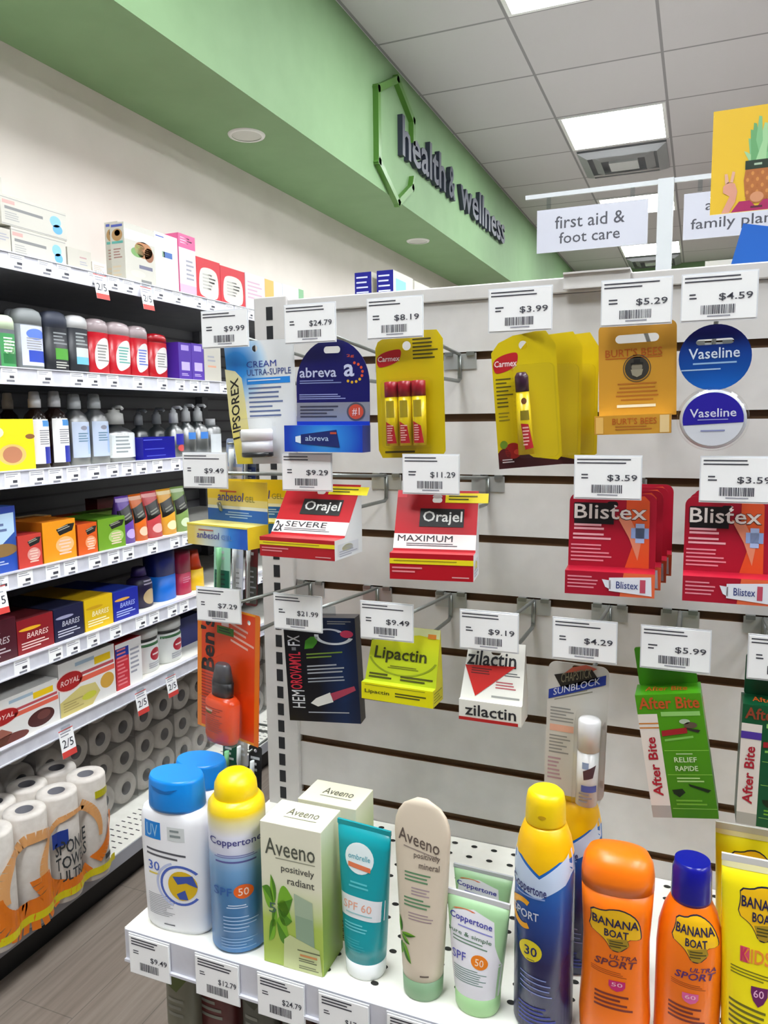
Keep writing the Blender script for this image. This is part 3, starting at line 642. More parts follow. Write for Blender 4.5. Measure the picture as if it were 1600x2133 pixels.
for (u0, u1, vt, lab) in ((299, 344, 1308, 'white jar with a white lid and red label circle, nearer of the two'), (346, 392, 1290, 'white jar with a white lid and red label circle, further of the two')):
    bottle('supplement_jar', lab, u0, u1, vt, 6, PJ, [(0, 4, 'body', c('#e4e6e4')), (5, 6, 'neck_band', c('#1c1c1c')), (7, 9, 'lid', c('#d0d2d0'))], lambda S: (S.rect(0, .08, 1, .16, c('#2f6a3a')), S.ell(.6, .45, .24, .2, c('#a8182c')), S.lines(.3, .7, .9, .9, 3, INKL, l=2), S.rect(.45, .42, .75, .47, c('#e8d0d0'), 2)), -1.60, 'white jars', cat='jar')
carton('blue_carton', 'dark blue carton behind the white jars at the end of the sixth shelf', 'box', 375, 420, 6, 1282, .1, c('#1c2468'), xf=-1.68)
# ---- base deck: toilet roll packs stacked with the cores showing
rollw = noisem('toilet_paper', '#cfc8c0', '#d8d2ca', 60, .9, bump=.2)
corem = M('#6b6a70', .8, name='cardboard_core')
def roll(mb, r, ln, y0=0, cx=0, cz=0, rc=.021):
    """roll with its axis along local y, open core facing -y"""
    n = 28; P = [(math.cos(2*PI*i/n), math.sin(2*PI*i/n)) for i in range(n)]
    for i in range(n):
        (a, b_), (d, e) = P[i], P[(i+1) % n]
        q = lambda R_, s, y: (cx+s[0]*R_, y, cz+s[1]*R_)
        A, B = P[i], P[(i+1) % n]
        mb.face([q(r*.93, A, y0), q(r*.93, B, y0), q(rc, B, y0), q(rc, A, y0)][::-1], rollw, True)
        mb.face([q(r, A, y0+.006), q(r, B, y0+.006), q(r*.93, B, y0), q(r*.93, A, y0)][::-1], rollw, True)
        mb.face([q(r, A, y0+ln), q(r, B, y0+ln), q(r, B, y0+.006), q(r, A, y0+.006)][::-1], rollw, True)
        mb.face([q(rc, A, y0), q(rc, B, y0), q(rc, B, y0+.05), q(rc, A, y0+.05)][::-1], corem, True)
    mb.face([(cx+s[0]*rc, y0+.05, cz+s[1]*rc) for s in P], corem)
protos = None
wrap = clearm('clear_roll_wrap', '#ececec', .82, .35)
names = ['third from the left', 'fourth', 'fifth', 'sixth', 'seventh']
for iz in range(2):
    for iy in range(8):
        y0 = 1.295+iy*.2; z0 = ZDK+.002+iz*.206
        lab = 'wrapped pack of four toilet rolls, %s layer, %s' % (('lower', 'upper')[iz], ('behind the paper towels, at the left edge', 'behind the left half of the towels', 'just right of the paper towel pack', 'one pack right of the paper towels', 'two packs right of the paper towels', 'three packs right of the paper towels', 'behind the blue capped bottles', 'furthest right, behind the orange hanging card')[iy])
        t = thing('toilet_roll_pack', lab, 'toilet roll pack', (-1.666, y0+.1, z0), (0, 0, PI/2), 'packs of toilet rolls on the base deck')
        for (a, b_) in ((-.05, .052), (.05, .052), (-.05, .154), (.05, .154)):
            if protos is None:
                mb = MB(); roll(mb, .050, .11); o = mb.build('toilet_roll', t, weld=True); protos = o
            else:
                o = protos.copy(); COL.objects.link(o); o.parent = t
            o.location = (a, .004, b_)
        mb = MB(); mb.box(-.0995, .0995, .0, .12, .001, .205, wrap); mb.build('wrapper', t)
# paper towel pack standing on end at the left
t = thing('paper_towel_pack', 'pack of upright paper towels in clear wrap with orange swirls and dark lettering', 'paper towels', (-1.452, 1.30, ZDK+.001), (0, 0, PI/2))
hh = .283; PROT = None
toww = noisem('paper_towel', '#dcd4cb', '#e4ddd5', 60, .9, bump=.2)
for j in range(2):
    for i in range(5):
        x = -.199+i*.102; y = .0515+j*.102
        mb = MB(); n = 36; r = .050
        R = [(0, r*.96, r*.96, 2), (.006, r, r, 2), (hh-.006, r, r, 2), (hh, r*.95, r*.95, 2)]
        mb.rings(R, toww, n=n, cx=x, cy=y, caps=False)
        for k in range(n):
            A = (math.cos(2*PI*k/n), math.sin(2*PI*k/n)); B = (math.cos(2*PI*(k+1)/n), math.sin(2*PI*(k+1)/n))
            q = lambda R_, s, z: (x+s[0]*R_, y+s[1]*R_, z)
            mb.face([q(r*.95, A, hh), q(r*.95, B, hh), q(.021, B, hh), q(.021, A, hh)], toww, True)
            mb.face([q(.021, A, hh), q(.021, B, hh), q(.021, B, hh-.05), q(.021, A, hh-.05)], corem, True)
        mb.face([(x+.021*math.cos(2*PI*k/n), y+.021*math.sin(2*PI*k/n), hh-.05) for k in range(n)], corem)
        mb.build('towel_roll', t, weld=True)
# printed wrapper following the front of the rolls
mb = MB()
def wf(a, b_, e):
    x = -.25+a*.51; k = ((x+.25) % .102)/.102*2-1
    y = .0515-.0525*math.sqrt(max(.0, 1-min(.72, abs(k))**2)) 
    return (x, y-.0008-e, (1-b_)*hh)
S = Surf(mb, wf, 1/60, 1/10)
orm, orl, yem, dkm = c('#e87a16', .3), c('#efb070', .3), c('#e0d010', .3), c('#2c3236', .3)
S.rect(0, .87, 1, .94, yem, 2)
def swirl(pts, w, m, l=1):
    for i in range(len(pts)-1):
        (x0, y0, a), (x1, y1, b2) = pts[i], pts[i+1]; y0 = min(y0, .90); y1 = min(y1, .90); L = math.hypot(x1-x0, y1-y0) or 1; nx, ny = -(y1-y0)/L, (x1-x0)/L
        if y0 == y1 == .90: continue
        S.poly([(x0+nx*w*a*.5, y0+ny*w*a*.5*1.8), (x1+nx*w*b2*.5, y1+ny*w*b2*.5*1.8), (x1-nx*w*b2*.5, y1-ny*w*b2*.5*1.8), (x0-nx*w*a*.5, y0-ny*w*a*.5*1.8)], m, l)
arc = lambda cx, cy, rx, ry, a0, a1, w0, w1, n=14: [(cx+rx*math.cos(math.radians(a0+(a1-a0)*i/n)), cy-ry*math.sin(math.radians(a0+(a1-a0)*i/n)), w0+(w1-w0)*i/n) for i in range(n+1)]
swirl(arc(.70, .52, .20, .34, 60, 200, .35, 1.0), .055, orl, 1)
swirl(arc(.70, .50, .22, .36, 190, 300, 1.2, .9), .085, orm, 1.5)
swirl(arc(.72, .40, .25, .44, 300, 360, 1.0, .3), .07, orm, 1.5)
swirl(arc(.72, .50, .16, .34, -10, 70, .3, 1.0), .06, orl, 1)
swirl(arc(.46, .55, .20, .36, 60, 190, .6, 1.0), .08, orl, 1)
swirl(arc(.44, .52, .24, .36, 185, 300, 1.0, 1.3), .13, orm, 1.2)
S.rect(.585, .30, .665, .44, c('#1f3f9a', .3), 3)
S.txt('SPONGE', .60, .40, .80, .53, dkm, l=3, bold=.03); S.txt('TOWELS', .60, .55, .80, .67, dkm, l=3, bold=.03); S.txt('ULTRA', .62, .69, .77, .79, dkm, l=3, bold=.03)
S.rect(.86, .12, .95, .19, c('#c8c018', .3), 2); S.rect(.9, .78, .95, .83, dkm, 2)
mb.build('printed_wrapper', t)
# ================================================================ END-CAP DISPLAY
YS = .933; XL, XRR = -.519, .40
ZG = [H+.0813-.0762*i for i in range(14)]                # top edge of every groove
GH = .0098
groove = M('#5c4024', .6, name='brown_groove_core')
t = thing('slatwall_panel', 'off-white slatwall panel with brown horizontal grooves facing the aisle end', 'display panel', (0, 0, 0))
b = MB(); b.box(XL, XRR, YS+.006, YS+.016, .1, H+.145, groove)
zt = H+.1428
for z in ZG:
    b.box(XL, XRR, YS, YS+.006, z, zt, WHITEM, top=groove, bottom=groove); zt = z-GH
b.box(XL, XRR, YS, YS+.006, .1, zt, WHITEM)
b.build('slat_board', t)
t = thing('gondola_top_rail', 'off-white top rail capping the slatwall panel', 'display rail', (0, 0, 0))
b = MB(); b.box(XL-.002, XRR, YS-.004, YS+.03, H+.1434, H+.1612, WHITEM); b.build('rail', t, bevel=.0015)
t = thing('slotted_post', 'grey-white upright post with a column of dark slots, left end of the slatwall', 'upright post', (-.544, YS, 0))
b = MB(); b.box(-.026, .025, -.008, .016, 0, H+.166, WHITEM); b.build('post', t, bevel=.0015)
b = MB()
for k in range(56):
    z = H+.153-.0254*k-.018; b.box(-.0065, .0035, -.0084, -.0079, z, z+.0175, M('#17181c', .7, name='slot_shadow_gap'))
o = b.build('slot', t); o['kind'] = 'stuff'
t = thing('label_holder', 'small blank off-white sign holder clipped over the top rail', 'label holder', (-.1145, YS-.005, H+.146))
b = MB(); b.box(-.037, .037, -.006, -.0045, 0, .019, WHITEM); b.box(-.037, .037, -.009, -.006, 0, .002, WHITEM); b.box(-.037, .037, -.009, -.006, .017, .019, WHITEM); b.box(-.037, .037, -.0045, .03, .017, .019, WHITEM); b.build('holder', t)

def peg(u, v, row, what, price, seed, sk=0, w=.057, h=.037):
    x = onY(u, v, .71).x; zg = ZG[row]-.004; zt = zg+.0205
    t = thing('display_hook', 'wire display hook and price tag %s' % what, 'display hook', (x, YS, zg), group='wire display hooks on the slatwall')
    b = MB(); b.box(-.021, .021, -.0018, .0, -.017, .002, M('#b4b6b4', .4, .6)); b.box(-.019, -.009, -.005, .006, -.001, .004, METAL); b.box(.009, .019, -.005, .006, -.001, .004, METAL)
    b.tube([(0, -.003, .002), (0, -.003, -.03)], .0026, METAL); b.build('bracket', t)
    b = MB(); b.tube([(0, -.003, -.029), (0, -.010, -.032), (0, -.185, -.030), (0, -.195, -.026), (0, -.199, -.018)], .0024, METAL); b.build('peg_wire', t, weld=True)
    b = MB(); b.tube([(0, -.003, .001), (0, -.05, .004), (0, -.215, .017)], .0022, METAL); b.tube([(-.02, -.216, .017), (.02, -.216, .017)], .0016, METAL); b.build('scan_wire', t, weld=True)
    y = .71-YS
    b = MB(); b.box(-w/2-.001, w/2+.001, y, y+.0014, zt-zg-h/2-.0015, zt-zg+h/2+.0015, M('#e6e8ec', .15, name='clear_tag_plate')); ph = b.build('tag_holder', t)
    b = MB(); z0, z1 = zt-zg-h/2, zt-zg+h/2
    b.box(-w/2, w/2, y-.0006, y, z0, z1, PAPER); S = flat(b, -w/2, w/2, z0, z1, y-.0006)
    R = random.Random(seed); S.lines(.03, .05, .85, .22, 2, INK, th=.35, seed=seed)
    S.lines(.10, .42, .24, .58, 2, INK, th=.4, seed=seed+5)
    S.txt(price, .50, .43, .95, .60, INK, l=2)
    a = .26
    while a < .72: ww = R.choice((.006, .01, .016)); S.rect(a, .68, a+ww, .88, INK, 1); a += ww+R.choice((.006, .009, .013))
    S.rect(.35, .91, .66, .94, INKL)
    b.build('price_tag', ph)
    return t
T1 = [(467, 668, 'above the blue and white card with the jar', '$9.99'), (645, 672, 'above the navy arch-topped card', '$24.79'), (822, 660, 'above the yellow card with three red capped sticks', '$8.19'),
      (1083, 650, 'above the stack of yellow cherry stick cards', '$3.99'), (1325, 638, 'above the gold card', '$5.29'), (1497, 637, 'above the round navy card', '$4.59')]
T2 = [(427, 987, 'above the yellow and blue tray carton', '$9.49'), (639, 990, 'above the smaller red carton with the black name panel', '$9.29'), (897, 992, 'above the larger red carton with the black name panel', '$11.29'),
      (1265, 1012, 'above the left crimson carton', '$3.59'), (1535, 1018, 'above the right crimson carton', '$3.59')]
T3 = [(455, 1262, 'above the orange card with the spray bottle', '$7.29'), (620, 1283, 'above the navy carton', '$21.99'), (805, 1296, 'above the bright yellow carton', '$9.49'), (1018, 1322, 'above the white carton with the red triangle', '$9.19'),
      (1217, 1344, 'above the pale card with the white tube', '$4.29'), (1406, 1366, 'above the lime green carton', '$5.99'), (1636, 1392, 'above the dark green carton, cut by the right edge', '$5.99')]
for r, T in ((0, T1), (2, T2), (4, T3)):
    for i, (u, v, wh, pr) in enumerate(T): peg(u, v, r, wh, pr, r*17+i*5+3)

# ---------------------------------------------------------------- hanging goods
def hung(name, lab, cat, ut, vt, ub, vb, Y, wpx, yaw=0, group=None):
    A, B = onY(ut, vt, Y), onY(ub, vb, Y); um, vm = (ut+ub)/2, (vt+vb)/2; ya = math.radians(yaw)
    w = (onY(um+wpx/2, vm, Y).x-onY(um-wpx/2, vm, Y).x)/max(.5, math.cos(ya)); h = (A-B).length
    return thing(name, lab, cat, B, (0, math.atan2(A.x-B.x, A.z-B.z), ya), group), w, h
def copytree(o, parent=None):
    n = o.copy(); COL.objects.link(n); n.parent = parent
    for ch in list(o.children): copytree(ch, n)
    return n
def dome(b, x0, x1, z0, z1, d, m=CLEAR, r=.006):
    """clear blister bubble standing proud of the card"""
    w, h = x1-x0, z1-z0; L = [rrect(w, h, r, (x0+x1)/2, z0), rrect(w-.003, h-.003, r*.8, (x0+x1)/2, z0+.0015)]
    n = len(L[0])
    for i in range(n):
        a, c_ = L[0][i], L[0][(i+1) % n]; e, f = L[1][i], L[1][(i+1) % n]
        b.face([(a[0], 0, a[1]), (c_[0], 0, c_[1]), (f[0], -d, f[1]), (e[0], -d, e[1])], m, True)
    b.face([(p[0], -d, p[1]) for p in L[1]], m)

# A blue and white card with cream jar
t, w, h = hung('jar_card', 'white card with a blue cloud, yellow strip and white jar, leftmost on top hooks', 'blister pack', 536, 707, 549, 966, .725, 146)
mA = blobm('blue_cloud_print', -w*.33, h*.80, .042, [(0, '#0a7ad8'), (.35, '#2a90e0'), (.8, '#b8d8ee'), (1, '#e4e6e6')])
b = MB(); b.slab([[(-w*.49, h), (w/2, h*.985), (w*.49, 0), (-w*.40, 0)], circ(.0035, -.004, h*.93)[::-1]], 0, .0006, mA)
S = flat(b, -w/2, w/2, 0, h)
ye = gradm('pale_yellow_strip_print', 'z', 0, h*.75, [(0, '#e6d032'), (.5, '#e8dc90'), (1, '#e4deb0')])
S.poly([(.01, .22), (.16, .24), (.25, .30), (.28, .46), (.35, 1), (.12, 1), (.04, .6)], ye)
S.txt('LIPSOREX', .08, .29, .20, .80, M('#1c1c1a'), l=2, rot=90, bold=.03, it=-.2)
S.txt('CREAM', .33, .17, .75, .22, c('#2a3f9a'), l=2, bold=0); S.txt('ULTRA-SUPPLE', .33, .235, .95, .285, c('#3a4a8a'), l=2)
S.rect(.32, .305, .93, .355, c('#1f86dc'), 1); S.lines(.34, .32, .8, .34, 1, c('#d8eaf8'), l=2)
S.lines(.34, .38, .82, .64, 7, c('#5b6a94'), th=.35, seed=8)
b.build('card', t)
b = MB(); dome(b, -w*.16, w*.34, .006, h*.38, .026); b.build('blister', t)
b = MB(); cx, cy = w*.02, -.014; r = w*.205
b.rings([(.008, r*.9, r*.6, 2), (.009, r*1.02, r*.66, 2), (.013, r*1.02, r*.66, 2)], c('#1c1e22', .3), cx=cx, cy=cy-.0); b.rings([(.013, r, r*.64, 2), (.026, r, r*.64, 2)], c('#e8e8ec', .3), cx=cx, cy=cy)
b.rings([(.026, r*1.05, r*.68, 2), (.036, r*1.05, r*.68, 2), (.038, r*.96, r*.62, 2)], c('#ffffff', .25), cx=cx, cy=cy); b.build('cream_jar', t, weld=True)

# B navy arch card with blue carton
t, w, h = hung('arch_card', 'navy arch-topped card with a small bright blue carton at its foot', 'blister pack', 691, 706, 694, 940, .722, 152)
zc = h*.10; P = [(-w/2, zc), (w/2, zc)]+[(w/2*math.cos(math.radians(a)), h*.60+h*.40*math.sin(math.radians(a))) for a in range(0, 181, 9)]
b = MB(); b.slab([P, [(p[0]*.9, p[1]) for p in rrect(.021, .007, .0034, 0, h*.875)][::-1]], 0, .0006, c('#0b0a5e', .35)); S = flat(b, -w/2, w/2, 0, h)
S.txt('abreva', .05, .245, .56, .335, c('#c9cdea'), l=2, bold=.03); S.txt('a', .66, .225, .80, .335, c('#c9cdea'), l=2, bold=.04)
for k in range(9):
    a = math.radians(-120+25*k); S.ell(.78+.13*math.cos(a), .30-.085*math.sin(a), .018, .013, c('#d8502a') if k > 3 else c('#e0b020'), n=10)
S.txt('2g', .70, .14, .80, .17, c('#d0502a'), l=2); S.lines(.05, .36, .7, .40, 2, c('#8a94c8'), seed=3); S.lines(.04, .485, .85, .54, 3, c('#9aa0d0'), seed=4)
S.rect(0, .56, 1, .73, c('#8a8a94')); S.lines(.05, .59, .6, .71, 4, c('#3a3a4a'), l=2, seed=6)
S.ell(.82, .645, .125, .082, c('#55525c'), 2); S.ell(.82, .645, .10, .066, c('#cf4a30'), 3); S.txt('#1', .77, .61, .87, .68, c('#f0d0c8'), l=4)
S.rect(0, .73, 1, .80, c('#0a38b0')); b.build('card', t)
b = MB(); bw = w*1.06; bx = -.002; mb_ = blobm('blue_glow_print', 0, h*.12, .034, [(0, '#58b4f0'), (.4, '#2a86e0'), (1, '#0a3cb8')], sx=.8)
b.box(bx-bw/2, bx+bw/2, -.020, 0, 0, h*.235, mb_, right=c('#0a2a90'), bottom=c('#082070')); S = flat(b, bx-bw/2, bx+bw/2, 0, h*.235, -.020)
S.poly([(.15, .42), (.22, .38), (.22, .68), (.15, .62)], c('#e0eefa'), 2); S.poly([(.22, .34), (.68, .16), (.72, .82), (.22, .70)], c('#12246a'), 2); S.txt('abreva', .28, .38, .58, .58, c('#b8d0f0'), l=3); S.rect(.6, .25, .68, .32, c('#c85030'), 3)
b.build('carton', t)

# C yellow card, three sticks
YEL = M('#cfb602', .35)
t, w, h = hung('lip_balm_card', 'yellow card holding three red capped lip balm sticks', 'blister pack', 850, 689, 858, 953, .725, 140)
b = MB(); b.slab([[(-w/2, .008), (-w/2+.004, 0), (w/2-.004, 0), (w/2, .006), (w/2, h-.010), (w/2-.006, h-.001), (w*.1, h), (-w*.30, h*.975), (-w*.46, h*.93), (-w/2, h*.88)], circ(.0045, -w*.03, h*.885)[::-1]], 0, .0006, YEL)
S = flat(b, -w/2, w/2, 0, h)
def carmex(S, x0, y0, x1, y1, l=1):
    X = lambda a: x0+a*(x1-x0); Yv = lambda a: y0+a*(y1-y0)
    S.poly(soft([(X(-.03), Yv(.62)), (X(.05), Yv(.3)), (X(.4), Yv(.06)), (X(.95), Yv(-.05)), (X(1.04), Yv(.12)), (X(.97), Yv(.6)), (X(.7), Yv(.85)), (X(.3), Yv(1)), (X(.05), Yv(1.02))]), c('#b3111c'), l)
    S.txt('Carmex', X(.04), Yv(.36), X(.96), Yv(.68), c('#f0d8d4'), l=l+1, bold=.03, it=.1)
carmex(S, .02, .14, .38, .27); S.lines(.56, .065, .94, .24, 6, c('#4a4206'), th=.4, seed=2); S.rect(.1, .945, .55, .96, c('#4a4206'))
b.build('card', t)
for k in range(3):
    cx = w*(-.225+.2*k); r = w*.096
    b = MB(); b.rings([(h*.10, r, r, 2), (h*.485, r, r, 2)], M('#e2c60c', .3), cx=cx, cy=-.009, n=28); S = ringS(b, [(h*.10, r, r, 2), (h*.485, r, r, 2)], h*.10, h*.485, cx, -.009)
    S.rect(.2, .08, .8, .42, c('#a8940c')); S.poly([(.15, .5), (.75, .6), (.9, .95), (.2, .95)], c('#b3111c')); S.lines(.25, .58, .75, .92, 7, c('#e8b0a8'), l=2, seed=k+1)
    b.build('balm_tube', t, weld=True)
    b = MB(); b.rings([(h*.485, r*1.03, r*1.03, 2), (h*.60, r*1.03, r*1.03, 2), (h*.605, r*.9, r*.9, 2)], M('#9c1424', .3), cx=cx, cy=-.009, n=28); b.build('tube_cap', t, weld=True)
b = MB(); dome(b, -w*.36, w*.34, h*.07, h*.63, .018); b.build('blister', t)

# D stack of yellow cherry cards
t, w, h = hung('lip_balm_card', 'front yellow card of three on one hook, with a purple capped stick and cherries', 'blister pack', 1088, 691, 1106, 972, .715, 124, 20, 'stacked cherry balm cards')
b = MB(); b.slab([[(-w/2, .012), (-w/2+.008, 0), (w/2-.01, 0), (w/2, .008), (w/2, h-.014), (w*.35, h), (-w*.15, h*.975), (-w*.38, h*.93), (-w/2, h*.86)], circ(.004, 0, h*.90)[::-1]], 0, .0006, YEL)
S = flat(b, -w/2, w/2, 0, h); carmex(S, .02, .15, .40, .29); S.lines(.04, .33, .30, .56, 8, c('#5a5006'), th=.35, seed=2); S.lines(.05, .58, .28, .66, 3, c('#8a7c10'), th=.35, seed=5)
S.poly([(0, .88), (.3, .84), (.55, .93), (1, .97), (1, 1), (0, 1)], c('#3c0e10')); S.ell(.24, .87, .13, .06, c('#9a1a14'), 2); S.ell(.10, .9, .1, .05, c('#5a1014'), 2); S.ell(.3, .88, .05, .02, c('#c84030'), 3); S.ell(.1, .82, .06, .03, c('#6a8a20'), 2)
S.lines(.06, .93, .26, .965, 2, c('#d8c8c8'), l=4, seed=1); b.build('card', t)
b = MB(); r = w*.10; cx = -w*.08
b.rings([(h*.10, r*1.25, r*.9, 2), (h*.56, r, r, 2)], M('#e2c60c', .3), cx=cx, cy=-.010, n=28); S = ringS(b, [(h*.10, r*1.25, r*.9, 2), (h*.56, r, r, 2)], h*.10, h*.56, cx, -.010)
S.ell(.5, .15, .2, .05, c('#7a4a20')); S.rect(.2, .3, .8, .45, c('#8a7a0c')); S.poly([(.2, .5), (.7, .52), (.95, .9), (.4, .92)], c('#b3111c')); S.lines(.3, .56, .75, .88, 6, c('#e8b0a8'), l=2); b.build('balm_tube', t, weld=True)
b = MB(); b.rings([(h*.56, r*1.05, r*1.05, 2), (h*.67, r*1.05, r*1.05, 2), (h*.70, r*.7, r*.7, 2)], M('#3a1830', .3), cx=cx, cy=-.010, n=28); b.build('tube_cap', t, weld=True)
b = MB(); dome(b, -w*.24, w*.44, h*.06, h*.76, .017); b.build('blister', t)
for k, lb in ((1, 'middle yellow card of three on one hook, only its right margin showing'), (2, 'rear yellow card of three on one hook, behind the cherry card')):
    n = copytree(t); n.location = t.location+Vector((.012*k, .026*k, .001*k)); n.rotation_euler = (0, 0, math.radians(20-3*k)); n['label'] = lb

# E gold card with stick carton
GOLD = M('#cc942e', .4)
t, w, h = hung('gold_card', 'gold card with a round black portrait print and a gold stick carton at its foot', 'blister pack', 1327, 671, 1327, 903, .725, 162)
b = MB(); b.slab([rrect(w, h*.84, .006, 0, h*.16, bl=0, br=0), rrect(w*.56, h*.075, .004, 0, h*.82)[::-1]], 0, .0006, GOLD)
S = flat(b, -w/2, w/2, 0, h); S.txt("BURT'S BEES", .09, .23, .82, .30, c('#b85a18'), l=2, bold=.02); S.rect(.09, .31, .82, .318, c('#b85a18'))
S.ell(.5, .41, .155, .105, c('#3a3630')); S.ring(.5, .41, .18, .122, .06, c('#4a443a'), 2); S.ell(.5, .40, .07, .045, c('#8a8270'), 2); S.poly([(.42, .42), (.58, .42), (.56, .47), (.5, .49), (.44, .47)], c('#9a927e'), 3); S.rect(.42, .36, .58, .375, c('#1c1a18'), 4); S.rect(.46, .33, .54, .36, c('#1c1a18'), 4)
S.lines(.2, .54, .8, .72, 5, c('#b06a20'), th=.4, ctr=True, seed=3); S.rect(.24, .735, .74, .76, c('#efe4d0'), 2); b.build('card', t)
b = MB(); b.box(-w*.53, w*.44, -.017, 0, 0, h*.17, GOLD, top=c('#f0d890')); S = flat(b, -w*.53, w*.44, 0, h*.17, -.017)
S.rect(.02, .08, .12, .95, c('#e8b860')); S.rect(.86, .05, .98, .95, c('#e6c890')); S.txt("BURT'S BEES", .24, .15, .82, .48, c('#b85a18'), l=2); S.lines(.28, .56, .8, .85, 2, c('#b06a20')); b.build('stick_carton', t)

# F round navy card with tin
t, w, h = hung('round_card', 'round navy card above a shallow white and purple tin', 'blister pack', 1490, 675, 1486, 936, .722, 152)
b = MB(); nv = gradm('navy_to_blue_print', 'z', h*.5, h, [(0, '#0f5ab0'), (.5, '#0c3f94'), (.85, '#07065c')], .35)
r = h*.262
b.slab([circ(r, 0, h-r, 40, w/2), rrect(w*.52, h*.045, .0028, -w*.0, h*.84)[::-1]], 0, .0006, nv); S = flat(b, -w/2, w/2, 0, h)
S.txt('Vaseline', .14, .185, .84, .27, c('#d4e0f0'), l=2, bold=.02); S.lines(.2, .30, .8, .33, 1, c('#90b8e0'), ctr=True); S.lines(.04, .35, .94, .372, 1, c('#a8c8e8'), seed=4); b.build('card', t)
b = MB(); cz = h*.245; r2 = h*.235; rx = w*.46
T0 = Matrix.Translation((-.001, 0, cz)) @ Matrix.Rotation(PI/2, 4, 'X'); b.T = T0
b.rings([(0, rx, r2, 2), (.010, rx, r2, 2), (.013, rx*.96, r2*.96, 2), (.014, rx*.9, r2*.9, 2)], M('#c9ccd2', .25, .3), n=44); b.T = None
S = Surf(b, lambda a, q, e: (-.001+(2*a-1)*rx*.9, -.0142-e, cz-(2*q-1)*r2*.9))
S.ell(.5, .5, .5, .5, c('#dfe2ea', .25), 1, n=40); S.poly([(.5-.5*math.cos(math.radians(a)), .5-.5*math.sin(math.radians(a))) for a in range(-12, 193, 8)], c('#2a1ea0', .2), 2)
S.txt('Vaseline', .12, .30, .88, .46, c('#dcdcf4'), l=3, bold=.02); S.lines(.25, .5, .75, .53, 1, c('#b0b0e8'), l=3, ctr=True); S.lines(.3, .7, .7, .76, 1, c('#8a90c0'), l=3, ctr=True)
b.build('tin', t)
b = MB(); b.T = T0; b.rings([(0, rx*1.10, r2*1.10, 2), (.004, rx*1.09, r2*1.09, 2), (.016, rx*1.03, r2*1.03, 2), (.0185, rx*.9, r2*.9, 2)], CLEAR, n=44); b.build('blister', t, weld=True)

# ---- cartons with a leaning header panel
def wedge(name, lab, ub, vb, vbox, wpx, ut, vt, front, side, al=.35, Yt=.735, Yf=None, yaw=0, hdr=None, bx=None, group=None, rnd=0, hfront=None, Dmax=.06, sidedeco=None, wt=1.0):
    A = onY(ut, vt, Yt)
    if Yf is None:
        d = ray(ub, vb); Yf = A.x*d.y/d.x; Yf = Yt-min(Dmax, max(.02, Yt-Yf))
    B = onY(ub, vb, Yf); D = Yt-Yf
    w = (onY(ub+wpx/2, vb, Yf).x-onY(ub-wpx/2, vb, Yf).x)/math.cos(math.radians(yaw)); h = A.z-B.z; hb = onY(ub, vbox, Yf).z-B.z
    t = thing(name, lab, 'hanging carton', B, (0, 0, math.radians(yaw)), group)
    b = MB(); b.box(-w/2, w/2, 0, D, 0, hb, side, front=front, top=hfront or front); S = flat(b, -w/2, w/2, 0, hb, 0)
    if bx: bx(S)
    if sidedeco: sidedeco(quadS(b, (w/2, 0, hb), (w/2, D, hb), (w/2, 0, 0)))
    b.build('carton_body', t)
    b = MB(); tl = Vector((-w/2*wt, D, h)); tr = Vector((w/2*wt, D, h)); bl = Vector((-w/2, al*D, hb)); br_ = Vector((w/2, al*D, hb))
    # header panel with a round hang hole and rounded shoulders
    U = (br_-bl).normalized(); N = Vector((0, (tl-bl).z, -(D-al*D))).normalized(); Vz = ((tl+tr)/2-(bl+br_)/2); hh_ = Vz.length; Vz.normalize()
    mid = (bl+br_)/2; hf = hfront or front
    mb2 = MB(); mb2.T = Matrix((( U.x, 0, Vz.x, mid.x), (U.y, 1, Vz.y, mid.y), (U.z, 0, Vz.z, mid.z), (0, 0, 0, 1)))
    L = rrect(w, hh_, rnd, tl=rnd, tr=rnd, bl=0, br=0) if rnd else rrect(w, hh_, 0)
    if wt != 1: L = [(x*(1-(1-wt)*z/hh_), z) for x, z in L]
    mb2.slab([L, rrect(.010, .0055, .0027, 0, hh_-.013)[::-1]], 0, .0006, hf, back=side, side=side)
    S = Surf(mb2, lambda a, q, e: ((a-.5)*w*(1-(1-wt)*(1-q)), -e, (1-q)*hh_))
    if hdr: hdr(S)
    if al < .9:
        mb2.T = None
        for sx in (-1, 1):
            q = [(sx*w/2, al*D, hb), (sx*w/2, D, hb), (sx*w/2*wt, D, h)]; mb2.face(q if sx > 0 else q[::-1], side)
    mb2.build('header_panel', t)
    return t, w, h
yellow_s = c('#e4c018')
def an_h(S): S.rect(0, 0, 1, .45, M('#e2bf18', .4)); S.rect(0, .45, 1, .62, c('#e2cf80')); S.txt('anbesol', .18, .28, .62, .50, c('#3a3a8a'), l=3, bold=.02, it=.15); S.rect(.22, .24, .5, .28, c('#c05020'), 2); S.txt('GEL', .64, .36, .80, .50, c('#8a8440'), l=3); S.rect(0, .62, 1, .70, c('#dfe0dc'), 2); S.rect(0, .70, 1, 1, c('#1260c0'), 2); S.lines(.3, .76, .75, .94, 3, c('#9cc0ec'), l=3, ctr=True)
anb = gradm('yellow_white_blue_print', 'x', -.037, .037, [(0, '#e6cc60'), (.25, '#d8dcc8'), (.55, '#b8d0dc'), (.78, '#2a86dc'), (1, '#0c5cc8')])
def an_b(S): S.txt('anbesol', .17, .34, .55, .66, c('#4a4a94'), l=3, bold=.02, it=.15); S.rect(.2, .24, .45, .30, c('#b8604a'), 2); S.txt('GEL', .58, .42, .76, .64, c('#6a90c8'), l=3); S.rect(0, 0, 1, .07, c('#f0dc40'), 2)
